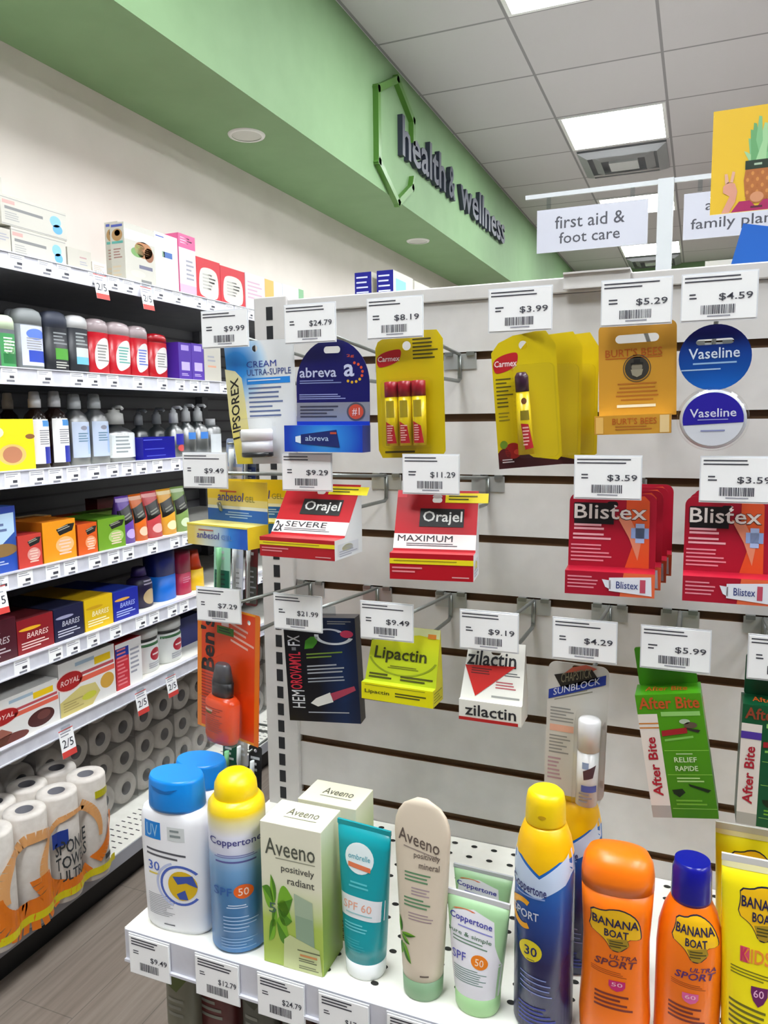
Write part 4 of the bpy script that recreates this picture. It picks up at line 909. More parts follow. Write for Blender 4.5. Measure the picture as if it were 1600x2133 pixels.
t, w, h = wedge('tray_carton', 'yellow, white and blue tray carton with a tall header, leftmost of the middle hooks', 452, 1139, 1094, 146, 482, 1002, anb, yellow_s, al=1, yaw=-12, hdr=an_h, bx=an_b, group='yellow tray cartons', hfront=M('#cdbf6a', .5), Dmax=.045)
n = copytree(t); n.location = t.location+Vector((.010, .052, -.002)); n.rotation_euler = (0, 0, math.radians(4)); n['label'] = 'second yellow and blue tray carton hanging directly behind the leftmost one'
RED = M('#b50d1e', .35)
def or_h(extra, sub):
    def f(S):
        S.rect(.30, .30, .84, .60, c('#141214'), 2); S.txt('Orajel', .34, .34, .82, .57, c('#d8d8d4'), l=3, bold=.03); S.rect(0, .72, 1, .96, c('#efe4e0'), 1); S.txt(sub, .16 if extra else .05, .74, .72, .84, c('#26262e'), l=3, bold=0); S.lines(.16, .87, .8, .93, 2, c('#4a4a52'), l=2, seed=2)
        if extra: S.txt('2x', .02, .74, .14, .94, c('#26262e'), l=3, bold=.04)
        S.rect(.60, .04, 1.12, .2, c('#f0dc10'), 2); S.lines(.64, .08, 1.02, .18, 2, c('#5a5210'), l=3, seed=6); S.rect(0, 0, .12, .12, c('#d8303c'), 1); S.ell(.5, .10, .06, .035, c('#d8d0d0'), 1)
    return f
def or_b(S): S.rect(0, .20, 1, .40, c('#f2dc18'), 2); S.lines(.05, .26, .95, .34, 1, c('#a08810'), l=3, seed=5); S.lines(.03, .52, .4, .8, 2, c('#e88a90'), l=2, seed=4); S.rect(.75, .84, .95, .88, c('#e8b0b0'), 2)
sdo = lambda S: (S.rect(.1, .25, .85, .85, c('#c9cbd0')), S.ell(.45, .5, .2, .18, c('#d8d060')), S.lines(.15, .6, .8, .95, 3, c('#9a9ca8'), l=2))
LW = M('#d9dbdc', .4)
wedge('gel_carton', 'smaller red and white carton with a black name panel, on the middle hooks', 618, 1163, 1122, 160, 678, 1008, RED, LW, yaw=-3, hdr=or_h(True, 'SEVERE'), bx=or_b, group='red carton pair with black name panels', sidedeco=sdo)
wedge('gel_carton', 'larger red and white carton with a black name panel, on the middle hooks', 898, 1209, 1154, 166, 924, 1022, RED, LW, yaw=8, hdr=or_h(False, 'MAXIMUM'), bx=or_b, group='red carton pair with black name panels', sidedeco=sdo, Dmax=.05)
CRIM = M('#a80f2a', .35)
orr = gradm('flame_orange_print', 'z', 0, .13, [(0, '#d84018'), (.5, '#e8602c'), (1, '#c8201c')])
def bl_h(S):
    S.poly([(.66, .06), (.86, .03), (.92, .10), (.93, 1), (.66, 1), (.74, .7), (.66, .3)], orr, 1); S.poly([(.55, .3), (.70, .32), (.84, .62), (.80, .9), (.70, .6)], c('#e08a6a'), 2)
    S.rect(.06, .13, .52, .42, c('#120a0c'), 2); S.txt('Blistex', .05, .14, .90, .36, c('#26181a'), l=2.4, bold=.05); S.txt('Blistex', .06, .15, .89, .35, c('#e8e0da'), l=3, bold=.02)
    S.lines(.06, .42, .42, .52, 2, c('#e8a8b0'), th=.6, l=2, seed=2); S.lines(.05, .55, .55, .66, 2, c('#e8a8b0'), th=.5, l=2, seed=3); S.lines(.03, .70, .6, .96, 5, c('#e88a98'), th=.4, l=2, seed=9)
    S.rect(.72, .46, .92, .60, c('#8fa8d8'), 3); S.rect(.77, .40, .87, .66, c('#a8bce4'), 3)
def bl_h2(S):
    S.mb.T = S.mb.T
    bl_h(S)
def bl_b(S): S.lines(.03, .2, .38, .8, 4, c('#e88a98'), th=.4, seed=4); S.poly([(.66, 0), (1, 0), (1, 1), (.62, 1)], c('#e8683c'), 1); S.poly([(.42, .30), (.52, .34), (.52, .72), (.46, .62)], c('#dfe2ea'), 3); S.poly([(.50, .22), (.96, .12), (.97, .92), (.50, .78)], c('#e4e6ee'), 3); S.txt('Blistex', .58, .36, .82, .66, c('#26347a'), l=4); S.rect(.84, .25, .9, .8, c('#c04a60'), 4)
for (ub, vb, vx, ut, vt, which, x0) in ((1268, 1241, 1192, 1288, 1028, 'left', 0), (1512, 1257, 1204, 1531, 1036, 'right', 1)):
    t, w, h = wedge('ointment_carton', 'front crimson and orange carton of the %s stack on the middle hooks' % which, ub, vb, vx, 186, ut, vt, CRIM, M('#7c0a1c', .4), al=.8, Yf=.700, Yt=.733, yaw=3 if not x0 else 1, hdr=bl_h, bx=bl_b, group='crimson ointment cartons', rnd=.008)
    for k in (1, 2, 3):
        n = copytree(t); n.location = t.location+Vector((.0035*k, .036*k, 0)); n.rotation_euler = (0, 0, math.radians(2)); n['label'] = '%s crimson carton behind the front one in the %s stack' % (('second', 'third', 'last')[k-1], which)

# L orange card with spray bottle
t, w, h = hung('repellent_card', 'bright orange card with big black lettering and a small spray bottle under a blister', 'blister pack', 477, 1266, 473, 1532, .727, 148, -12)
ORG = M('#e8430a', .35)
b = MB(); b.slab([rrect(w, h, .003), circ(.0028, w*.33, h*.93)[::-1], circ(.0028, w*.08, h*.94)[::-1]], 0, .0006, ORG); S = flat(b, -w/2, w/2, 0, h)
S.rect(0, 0, .07, 1, c('#ee8418'), .5); S.rect(.93, 0, 1, 1, c('#e8780c'), .5); S.rect(.07, 0, .93, .015, c('#f0a020'), .5); S.rect(.07, .98, .93, 1, c('#f0a020'), .5)
S.txt("Ben's", .06, .10, .29, .53, c('#1a1014'), l=2, rot=90, bold=.06); S.lines(.07, .55, .33, .92, 15, c('#a82808'), th=.45, seed=7)
S.rect(.33, .15, .60, .21, c('#3a7a14'), 2); S.lines(.36, .16, .57, .2, 2, c('#16280a'), l=3); S.rect(.40, .11, .52, .145, c('#e0c0c0'), 1); S.lines(.55, .10, .94, .27, 4, c('#f4b8a8'), th=.4, sk=.15, seed=5)
b.build('card', t)
b = MB(); cx, cy = w*.09, -.016; orb = clearm('orange_tinted_plastic', '#f07038', .45, .15)
R = [(.004, w*.21, .012, 2.4), (.010, w*.225, .0135, 2.4), (h*.33, w*.225, .0135, 2.4), (h*.37, w*.17, .010, 2.2), (h*.375, w*.13, .008, 2)]
b.rings(R, M('#d9481c', .25), cx=cx, cy=cy); S = ringS(b, R, .010, h*.33, cx, cy); S.lines(.12, .12, .8, .85, 12, c('#a83010'), th=.45, seed=3); S.rect(.15, .18, .45, .24, c('#e8b8a8'), 2); S.rect(.18, .26, .42, .30, c('#4a6a14'), 2); b.build('spray_bottle', t, weld=True)
b = MB(); b.rings([(h*.375, w*.15, .009, 2), (h*.48, w*.15, .009, 2), (h*.482, w*.13, .008, 2)], M('#1e1e22', .35), cx=cx, cy=cy); b.rings([(h*.482, w*.145, .0088, 2), (h*.60, w*.105, .0065, 2), (h*.615, w*.08, .005, 2)], M('#46464c', .3), cx=cx, cy=cy); b.build('spray_cap', t, weld=True)
b = MB(); dome(b, cx-w*.27, cx+w*.27, 0.001, h*.38, .031); dome(b, cx-w*.18, cx+w*.20, h*.38, h*.65, .027); b.build('blister', t)

# M navy carton
t, w, h = hung('cream_carton', 'flat navy carton with sideways white and red lettering and a green leaf', 'hanging carton', 663, 1283, 677, 1504, .724, 140, 7)
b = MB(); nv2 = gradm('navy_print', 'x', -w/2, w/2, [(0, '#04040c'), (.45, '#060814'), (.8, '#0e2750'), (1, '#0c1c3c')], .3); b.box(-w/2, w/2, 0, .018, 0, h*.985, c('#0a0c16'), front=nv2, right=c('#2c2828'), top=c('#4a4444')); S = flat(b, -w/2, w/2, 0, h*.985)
S.txt('HEM', .06, .70, .24, .87, c('#dcdce0'), l=2, rot=90, bold=0); S.txt('OROVAMYL', .05, .33, .22, .69, c('#c2283c'), l=2, rot=90, bold=.04); S.txt('FX', .05, .17, .22, .27, c('#d0d0d8'), l=2, rot=90, bold=.03); S.rect(.10, .285, .16, .315, c('#6a6a70'), 2)
S.poly([(.28, .30), (.30, .22), (.38, .18), (.48, .18), (.46, .24), (.40, .29)], c('#3f8a1c'), 2)
S.ring(.70, .17, .27, .085, .22, c('#d4d8e0'), 2, 170, 345); S.ring(.62, .15, .22, .05, .3, c('#c8ccd8'), 2, 20, 150); S.ell(.88, .15, .09, .035, c('#c2355a'), 3); S.lines(.62, .03, .95, .07, 2, c('#8a8a8c'), seed=4)
S.lines(.30, .345, .85, .41, 2, c('#6f8a34'), th=.4, sk=-.06, seed=6); S.lines(.30, .46, .85, .56, 3, c('#a0a4ac'), th=.4, sk=-.06, seed=3); S.lines(.30, .58, .85, .64, 2, c('#9aa0ac'), th=.4, sk=-.06, seed=8)
S.poly([(.32, .82), (.40, .77), (.60, .71), (.64, .80), (.42, .85)], c('#dedcd8'), 2); S.poly([(.60, .72), (.94, .64), (.96, .68), (.64, .79)], c('#a83a54'), 2); S.rect(.28, .905, .85, .915, c('#a8acb8'), 2, -.02); b.build('carton_body', t)
b = MB(); b.box(-w*.1, w*.2, .010, .0112, h*.985, h*1.07, CLEARP); b.build('hang_tab', t)

YL2 = M('#e8e000', .35)
limem = gradm('yellow_to_lime_print', 'z', .02, .075, [(0, '#b8c81c'), (.45, '#c4d218'), (1, '#ece410')])
def li_h(S): S.poly([(0, 0), (1, 0), (1, .16), (.7, .12), (.35, .2), (0, .3)], c('#d8dca0'), 1); S.poly([(0, 0), (.42, 0), (.30, .10), (.1, .25), (0, .3)], c('#7aa020'), 2); S.rect(.83, .08, .95, .16, c('#e08828'), 3); S.txt('Lipactin', .08, .38, .84, .66, c('#3a3c0a'), l=3, bold=.03); S.lines(.28, .70, .76, .76, 2, c('#6a6c10'), l=3, ctr=True); S.ring(.5, .45, .52, .42, .06, c('#8a9a10'), 2, 200, 340); S.lines(.05, .86, .42, .97, 2, c('#4a4c08'), th=.55, l=3, seed=3); S.lines(.5, .86, .96, .97, 2, c('#4a4c08'), th=.55, l=3, seed=4)
def li_b(S): S.txt('Lipactin', .05, .38, .40, .66, c('#4a4a08'), l=2, bold=.03); S.lines(.48, .40, .92, .72, 2, c('#4a4a08'), th=.5, seed=5); S.lines(.05, .1, .9, .18, 1, c('#8a8808'))
wedge('gel_box', 'bright yellow carton with a lime green header band, on the lower hooks', 826, 1465, 1430, 150, 846, 1306, YL2, M('#cfc600', .4), yaw=-2, hdr=li_h, bx=li_b, hfront=limem, al=.3, group=None, wt=.94, sidedeco=lambda S: S.lines(.1, .2, .9, .9, 4, c('#8a8608')))
WCR = M('#e8e6dc', .4)
def zi_h(S): S.txt('zilactin', .02, .16, .86, .42, c('#26262a'), l=2, bold=.03); S.poly([(.0, .43), (.86, .38), (.24, .94)], c('#c41c14'), 3); S.lines(.12, .46, .55, .58, 3, c('#5a1410'), l=4, seed=2); S.lines(.68, .50, .97, .58, 2, c('#6a6a6a'), seed=3); S.lines(.55, .66, .97, .80, 3, c('#b85a60'), seed=4); S.lines(.5, .9, .95, .97, 1, c('#9a9a94'))
def zi_b(S): S.txt('zilactin', .10, .18, .92, .74, c('#26262a'), l=2, bold=.03); S.rect(0, .84, .95, 1, c('#b41c1c'), 2)
wedge('gel_box', 'off-white carton with a red triangle and black lettering, on the lower hooks', 1020, 1506, 1464, 130, 1036, 1338, WCR, M('#cfcdc4', .45), yaw=0, hdr=zi_h, bx=zi_b, al=.15, wt=.92, Dmax=.05)

# P pale card with white tube
t, w, h = hung('tube_card', 'pale grey card with a blue band and a white lip tube under a blister', 'blister pack', 1206, 1383, 1194, 1660, .727, 126)
b = MB(); b.slab([rrect(w, h, .008), rrect(.012, .005, .0024, 0, h*.95)[::-1]], 0, .0006, M('#c9c5bd', .35)); S = flat(b, -w/2, w/2, 0, h)
S.poly([(.22, .10), (.40, .03), (.62, .0), (.80, .02), (.7, .05), (.24, .14)], c('#c8604a')); S.poly([(.10, .10), (.72, .03), (.84, .10), (.24, .20)], c('#1e1a16'), 2); S.txt('CHAPSTICK', .22, .085, .72, .155, c('#8a8268'), l=3, sk=-.14)
S.rect(.02, .215, .95, .285, c('#1a3490'), 2, -.17); S.txt('SUNBLOCK', .10, .205, .86, .255, c('#c8ccdc'), l=3, sk=-.17); S.lines(.12, .26, .8, .30, 2, c('#8a8878'), sk=-.15)
S.lines(.06, .34, .48, .46, 5, c('#8a8884'), th=.4, seed=1); S.rect(.06, .47, .46, .52, c('#dfa890')); S.lines(.06, .55, .42, .70, 6, c('#8a8884'), th=.4, seed=4); S.lines(.05, .72, .3, .9, 6, c('#b09098'), seed=6); b.build('card', t)
b = MB(); cx = w*.24; r = w*.185
b.rings([(h*.02, r*.95, r*.95, 2), (h*.42, r*.95, r*.95, 2)], c('#dcdad8', .25), cx=cx, cy=-.0115); S = ringS(b, [(h*.02, r*.95, r*.95, 2), (h*.42, r*.95, r*.95, 2)], h*.02, h*.42, cx, -.0115); S.rect(.3, .18, .6, .3, c('#8fa4c8')); S.poly([(.35, .34), (.9, .22), (.8, .45), (.4, .5)], c('#4a2a34'), 2); S.rect(.3, .6, .95, .72, c('#4a5aa8'), 2); S.lines(.2, .75, .8, .95, 3, c('#8a8a98')); b.build('lip_tube', t, weld=True)
b = MB(); b.rings([(h*.42, r, r, 2), (h*.63, r, r, 2), (h*.645, r*.85, r*.85, 2), (h*.65, r*.5, r*.5, 2)], c('#e6e4e4', .2), cx=cx, cy=-.0115); b.build('tube_cap', t, weld=True)
b = MB(); dome(b, cx-r*1.35, w*.49, .002, h*.68, .023); b.build('blister', t)

# Q, R  after bite cartons
def bite(lab, ut, vt, ub, vb, wpx, yaw, body, edge, yy, dark_=False, extra_roll=0):
    t, w, h = hung('bite_carton', lab, 'hanging carton', ut, vt, ub, vb, yy, wpx, yaw, 'bite relief cartons')
    d = .030
    b = MB(); b.box(-w/2, w/2, 0, d, 0, h, edge, front=body); S = flat(b, -w/2, w/2, 0, h)
    S.rect(0, .155, .30, .90, c('#dfd6cc'), 1); S.rect(0, .90, .30, 1, c('#a8a49c'), 1)
    if dark_: S.rect(0, .22, .30, .28, c('#4a2f94'), 2)
    else: S.rect(0, .225, .30, .235, c('#c87a28'), 2); S.rect(0, .26, .30, .27, c('#c87a28'), 2)
    S.txt('After Bite', .07, .34, .22, .82, c('#a8182a'), l=3, rot=90, bold=.05)
    S.txt('After Bite', .04, .02, .96, .115, c('#b8501a' if not dark_ else '#8a3a20'), l=3, bold=.05); S.lines(.36, .14, .95, .19, 1, c('#8fc86a'), th=.7)
    S.ell(.78, .25, .10, .025, c('#5a4a3a'), 2); S.ell(.70, .22, .08, .02, c('#a8b8a0'), 2); S.poly([(.70, .27), (.92, .29), (.88, .31), (.75, .29)], c('#2a2420'), 3)
    S.rect(.33, .29, .72, .335, c('#9a1620'), 3, -.06); S.lines(.36, .36, .8, .40, 1, c('#7ab850'), sk=-.06)
    S.rect(.33, .45, 1, .453, c('#a8e060'), 2); S.lines(.5, .475, .75, .495, 1, c('#a8c890')); S.txt('RELIEF', .46, .505, .80, .545, c('#c8dcb0'), l=3, bold=.03); S.txt('RAPIDE', .46, .575, .80, .615, c('#c8dcb0'), l=3, bold=.03); S.rect(.33, .645, 1, .648, c('#a8e060'), 2)
    S.lines(.46, .67, .9, .72, 2, c('#a8d080')); S.poly([(.36, .77), (.52, .76), (.56, .79), (.46, .83), (.38, .80)], c('#0f2408'), 2); S.poly([(.62, .72), (.95, .77), (.9, .79), (.64, .74)], c('#0f2408'), 2); S.rect(.33, .92, 1, .923, c('#b0e070'), 2); S.lines(.4, .85, .9, .91, 2, c('#6fa830'))
    Sd = quadS(b, (w/2, 0, h), (w/2, d, h), (w/2, 0, 0)); Sd.txt('After Bite', .25, .06, .7, .42, c('#b8501a'), l=2, rot=-90); Sd.lines(.2, .48, .85, .9, 6, c('#6fb040'))
    St = quadS(b, (-w/2, d, h), (w/2, d, h), (-w/2, 0, h)); St.txt('After Bite', .15, .3, .8, .7, c('#b8501a'), l=2)
    b.build('carton_body', t)
    b = MB(); b.slab([rrect(w*.92, .036, .002, 0, h), rrect(.012, .006, .003, 0, h+.026)[::-1]], d-.002, d, edge); b.build('hang_tab', t)
    return t
GRN = gradm('lime_green_print', 'z', 0, .15, [(0, '#3f7a08'), (.5, '#4a9008'), (1, '#4a9a0c')], .35)
bite('lime green carton with a white side strip and orange lettering, on the lower hooks', 1390, 1446, 1428, 1704, 139, 0, GRN, M('#3f8a10', .35), .700)
bite('dark green carton with a purple band on its white strip, cut by the right edge', 1620, 1475, 1603, 1726, 146, 0, M('#06502c', .35), M('#054224', .35), .700, True)

# ---------------------------------------------------------------- the lower display shelf and its goods
ZB = H-.561; YFs = .6205
t = thing('display_shelf', 'white perforated metal shelf at the foot of the slatwall holding sun lotions', 'shelf', (0, 0, 0))
b = MB(); b.box(-.573, XRR, YFs, YS-.001, ZB-.003, ZB, SHELFW); b.build('shelf_board', t)
b = MB(); b.box(-.573, XRR, YFs-.002, YFs, ZB-.037, ZB, railm); b.box(-.573, XRR, YFs-.005, YFs-.002, ZB-.037, ZB-.034, railm); b.build('front_lip', t)
b = MB(); b.box(-.575, -.573, YFs, YS-.02, ZB-.037, ZB, SHELFW); b.build('side_lip', t)
b = MB(); hole = M('#20201c', .8, name='hole_shadow')
for j in range(12):
    for i in range(34):
        x = -.5461+.0265*i; y = .6440+.0249*j
        if j == 0 and i % 2: continue
        P = [(x+.0042*math.cos(2*PI*k/12), y+.0032*math.sin(2*PI*k/12), ZB+.0003) for k in range(12)]; b.face(P, hole)
o = b.build('perforation', t); o['kind'] = 'stuff'
for i, (u, v, pr, wh) in enumerate(((311, 1978, '$9.49', 'below the white bottle with the blue cap'), (452, 2020, '$12.79', 'below the light blue spray can'), (585, 2062, '$24.79', 'below the cream and green carton'), (716, 2105, '$17.49', 'below the teal tube'), (862, 2150, '$16.99', 'below the beige tube, cut by the bottom edge'))):
    x = onY(u, v, YFs-.004).x
    t = thing('shelf_price_tag', 'white shelf price tag %s' % wh, 'price tag', (x, YFs-.0045, ZB-.047), group='price tags on the display shelf lip')
    b = MB(); w, h = .053, .044; b.box(-w/2, w/2, -.0008, 0, 0, h, PAPER); S = flat(b, -w/2, w/2, 0, h, -.0008); R = random.Random(i+40)
    S.lines(.06, .04, .9, .26, 3, INK, th=.45, seed=i+2); S.lines(.1, .36, .24, .48, 2, INK, th=.4, seed=i); S.txt(pr, .54, .44, .96, .60, INK, l=2); a = .26
    while a < .74: ww = R.choice((.006, .01, .016)); S.rect(a, .66, a+ww, .87, INK, 1); a += ww+R.choice((.006, .009, .013))
    b.build('paper', t); b = MB(); b.box(-w/2-.001, w/2+.001, .0, .0012, -.001, h+.002, M('#e6e8ec', .15, name='clear_tag_plate')); b.build('holder', t)

def stand(name, lab, cat, u, vt, u0, u1, vm, Yc, yaw=0, group=None):
    x = onY(u, vm, Yc).x; top = z_at(vt, x, Yc)
    w = onY(u1, vm, Yc).x-onY(u0, vm, Yc).x
    return thing(name, lab, cat, (x, Yc, ZB+.0003), (0, 0, math.radians(yaw)), group), w, top-ZB
# 1 white bottles with blue flip caps
BLU = M('#0a84dc', .3)
def lotion(lab, u, vt, u0, u1, vm, Yc):
    t, w, h = stand('sun_lotion_bottle', lab, 'bottle', u, vt, u0, u1, vm, Yc, 4, 'white bottles with blue caps')
    R = [(0, w*.43, .019, 2.6), (.006, w*.47, .021, 2.6), (h*.25, w*.485, .0215, 2.6), (h*.60, w*.50, .022, 2.6), (h*.72, w*.495, .022, 2.5), (h*.78, w*.46, .0215, 2.4), (h*.805, w*.38, .020, 2.2)]
    b = MB(); b.rings(R, M('#fbfbff', .35), n=44); S = ringS(b, R, 0, h*.805)
    S0 = S; S = Surf(b, lambda a_, b_, e: S0.fn(a_, b_-.10, e), S0.du, S0.dv)
    S.rect(.14, .20, .40, .34, BLU, 1); S.txt('UV', .18, .22, .36, .32, c('#9ad0f4'), l=2); S.rect(.50, .22, .74, .33, c('#d8dcdc')); S.lines(.54, .24, .7, .32, 2, c('#8a9494'), l=2)
    S.lines(.16, .42, .76, .50, 2, c('#54545c'), th=.4, sk=.03, seed=5); S.txt('30', .18, .525, .36, .60, c('#4a6ac8'), l=2); S.rect(.18, .62, .34, .635, c('#e8d060'))
    S.ring(.66, .69, .30, .165, .12, c('#4f68c0'), 1, 40, 320); S.ring(.66, .69, .36, .19, .10, c('#c4ccec'), 1, 110, 250); S.ell(.68, .69, .20, .12, c('#e0b818'), 2); S.poly([(.55, .62), (.82, .60), (.88, .70), (.74, .66), (.62, .68)], c('#3a54a8'), 3); S.poly([(.60, .76), (.72, .72), (.76, .80), (.64, .80)], c('#3a54a8'), 3)
    S.lines(.14, .80, .6, .98, 12, c('#a8a8ae'), th=.4, seed=8); S.rect(.38, 1.03, .55, 1.04, c('#5a5a60'))
    b.build('bottle_body', t, weld=True)
    z = h*.80; R = [(z, w*.37, .0235, 2.1), (z+.003, w*.375, .0238, 2.1), (h-.004, w*.36, .0228, 2.1), (h, w*.34, .0215, 2.1)]
    b = MB(); b.rings(R, BLU, n=44); b.build('flip_cap', t, weld=True)
    b = MB(); S = ringS(b, R, z, h); S.poly([(.18, .22), (.5, .30), (.74, .22), (.60, .36), (.4, .40), (.25, .34)], M('#0668b4', .4), 2); b.build('thumb_notch', t, weld=True)
lotion('white bottle with a blue flip cap at the left front corner of the display shelf', 376, 1610, 308, 441, 1800, .653)
lotion('white bottle with a blue flip cap standing behind the front one', 427, 1580, 366, 489, 1780, .742)
# 2 light blue spray can
t, w, h = stand('sunscreen_spray', 'light blue aerosol with a yellow domed cap, second from the left in front', 'spray can', 499, 1602, 449, 548, 1850, .656, 28)
r = w/2; lb = gradm('yellow_white_blue_can_print', 'z', 0, h, [(0, '#3a84c8'), (.35, '#4f90cc'), (.48, '#7aaee0'), (.56, '#a8c8ec'), (.585, '#dfe2f4'), (.68, '#e4e4f0'), (.76, '#e8dca0'), (.80, '#f2d018'), (1, '#f6d400')], .3)
R = [(0, r*.9, r*.9, 2), (.003, r, r, 2), (h*.78, r, r, 2), (h*.825, r*.97, r*.97, 2), (h*.86, r*.80, r*.80, 2)]
b = MB(); b.rings(R, lb, n=44); S = ringS(b, R, 0, h*.86)
S.txt('Coppertone', .06, .215, .94, .275, c('#3c3c84'), l=2, bold=.02); S.lines(.1, .325, .9, .35, 2, c('#7a7ab8'), ctr=True); S.lines(.15, .365, .85, .39, 1, c('#5a5a9a'), ctr=True)
S.txt('SPF', .10, .545, .42, .60, c('#2f5fa8'), l=2); S.ell(.62, .57, .17, .048, M('#e8641c', .3), 2); S.txt('50', .53, .545, .71, .595, c('#f8d8c8'), l=3); S.lines(.3, .66, .7, .69, 2, c('#c8dcf0'), ctr=True); S.lines(.25, .74, .88, .86, 5, c('#a8ccec'), th=.3, seed=4); S.lines(.2, .89, .85, .97, 4, c('#8fbce4'), th=.3, seed=6)
b.build('can_body', t, weld=True)
z = h*.85; b = MB(); b.rings([(z, r*.74, r*.74, 2), (z+.002, r*.76, r*.76, 2), (h*.93, r*.73, r*.73, 2), (h*.965, r*.62, r*.62, 2), (h*.99, r*.42, r*.42, 2), (h, r*.2, r*.2, 2)], M('#f6d200', .35), n=40); b.build('spray_cap', t, weld=True)
# 3 cream and green cartons
A = onZ(549, 2004, ZB); B_ = onZ(680, 2028, ZB)
def aveeno(lab, cx, y0, w, h, d, ya):
    t = thing('moisturiser_carton', lab, 'carton', (cx, y0, ZB+.0003), (0, 0, math.radians(ya)), 'cream and green cartons')
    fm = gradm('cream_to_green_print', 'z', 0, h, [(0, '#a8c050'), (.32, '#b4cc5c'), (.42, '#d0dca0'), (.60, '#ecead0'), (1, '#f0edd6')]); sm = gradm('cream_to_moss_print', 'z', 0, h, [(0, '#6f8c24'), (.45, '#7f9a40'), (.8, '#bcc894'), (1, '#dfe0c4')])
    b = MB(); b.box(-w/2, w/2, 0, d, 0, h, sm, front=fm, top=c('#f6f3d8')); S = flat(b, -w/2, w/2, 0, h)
    S.txt('Aveeno', .08, .105, .90, .22, c('#55584c'), l=2); S.lines(.25, .235, .9, .25, 1, c('#9a9a84')); S.txt('positively', .34, .275, .88, .335, c('#4c4c44'), l=2); S.txt('radiant', .44, .355, .88, .405, c('#4c4c44'), l=2)
    lf, lf2 = c('#4f8a1c'), c('#7ab52c')
    for q in ((.22, .56, .16, .36, .32), (.20, .57, -.0, .46, .26), (.26, .56, .52, .50, .30), (.26, .58, .50, .66, .26), (.24, .60, .16, .74, .34), (.24, .68, .46, .82, .26), (.22, .68, .10, .84, .28)):
        leaf(S, max(.01, q[0]), q[1], max(.01, q[2]), q[3], q[4], lf, lf2, 2, .7)
    S.txt('5', .12, .56, .24, .63, c('#4a6a5a'), l=3); S.poly([(.54, .46), (.84, .50), (.86, .82), (.56, .80)], M('#a8bca0', .4), 1.5); S.poly([(.56, .61), (.84, .62), (.86, .82), (.56, .80)], M('#92ab90', .4), 2)
    S.poly([(.34, 1), (.36, .80), (.46, .76), (.94, .82), (.98, 1)], M('#c8d098', .4), 3); S.lines(.58, .845, .95, .865, 1, c('#6a7050'), l=4); S.rect(.62, .875, .90, .89, c('#d08a50'), 4); S.lines(.60, .905, .92, .935, 2, c('#5a6044'), l=4); S.lines(.60, .955, .95, .985, 2, c('#7a8060'), l=4)
    St = quadS(b, (-w/2, d, h), (w/2, d, h), (-w/2, 0, h)); St.txt('Aveeno', .28, .30, .80, .58, c('#6a6a58'), l=2); St.rect(.28, .66, .82, .69, c('#8a8a70'))
    b.build('carton_body', t, bevel=.0006)
w3 = (B_-A).length; cx3 = (A.x+B_.x)/2; h3 = z_at(1722, cx3, .632)-ZB
aveeno('cream and green carton with a leaf print, front of the pair on the display shelf', cx3, .632, w3, h3, .047, 1)
aveeno('cream and green carton standing behind the front one, mostly its top showing', cx3+.012, .690, w3, h3*.985, .047, 0)

def tube(name, lab, u, vt, u0, u1, v_c, ubw, Yc, yaw, body, capm, caph, deco, crimpm=None, group=None, round_top=False, crimp=.03, dp=.019):
    x = onY(u, v_c, Yc).x; h = z_at(vt, x, Yc)-ZB; ya = math.radians(yaw)
    wt_ = (onY(u1, v_c, Yc).x-onY(u0, v_c, Yc).x)/math.cos(ya); wb = ubw*wt_
    t = thing(name, lab, 'tube', (x, Yc, ZB+.0003), (0, 0, ya), group)
    hc = h*caph; R = [(hc, wb/2, dp, 2.1)]
    N = 24 if round_top else 8
    for i in range(1, N+1):
        f = i/N; z = hc+(h*(1-crimp)-hc)*f; a = (wb+(wt_-wb)*f)/2; d = dp*(1-f)**.8+.0012
        if round_top: a = wb/2+(wt_-wb)/2*min(1, f*1.25)
        if round_top and f > .80: k = (f-.80)/.20; a *= math.sqrt(max(.04, 1-k**2.4*.96))
        R.append((z, a, d, 2.1+1.5*f))
    if round_top: R[-1] = (R[-1][0], R[-1][1], .0014, 3.5)
    b = MB(); b.rings(R, body, n=44); S = ringS(b, R, hc, R[-1][0]); deco(S); b.build('tube_body', t, weld=True)
    if not round_top:
        b = MB(); b.box(-wt_/2, wt_/2, -.0012, .0012, h*(1-crimp), h, crimpm or body); b.build('crimped_seal', t)
    b = MB(); b.rings([(0, wb*.46, dp*.92, 2.1), (.003, wb*.49, dp*.98, 2.1), (hc, wb*.505, dp*1.01, 2.1)], capm, n=44); b.build('cap', t, weld=True)
    return t, h
TEAL = M('#0a9aa4', .28)
def dteal(S): S.ell(.46, .215, .29, .115, c('#e4eef0')); S.txt('ombrelle', .24, .185, .68, .225, c('#3aa0b0'), l=2); S.rect(.24, .25, .70, .285, c('#e07850'), 2, .03); S.lines(.24, .39, .7, .45, 2, c('#58c4cc'), ctr=True); S.rect(.0, .50, 1, .66, M('#e6e8ec', .35), 1); S.txt('SPF 60', .14, .54, .78, .60, c('#e8a890'), l=2); S.lines(.2, .62, .8, .64, 1, c('#9ac8cc'), l=2); S.lines(.15, .70, .75, .77, 3, c('#6accd4'), seed=3); S.lines(.15, .82, .8, .92, 5, c('#3ab0b8'), th=.3, seed=9)
tube('lotion_tube', 'teal tube with a white label band, crimped edge up and white cap down', 759, 1718, 701, 815, 1760, .70, .660, -5, TEAL, M('#eef0f0', .3), .115, dteal, None)
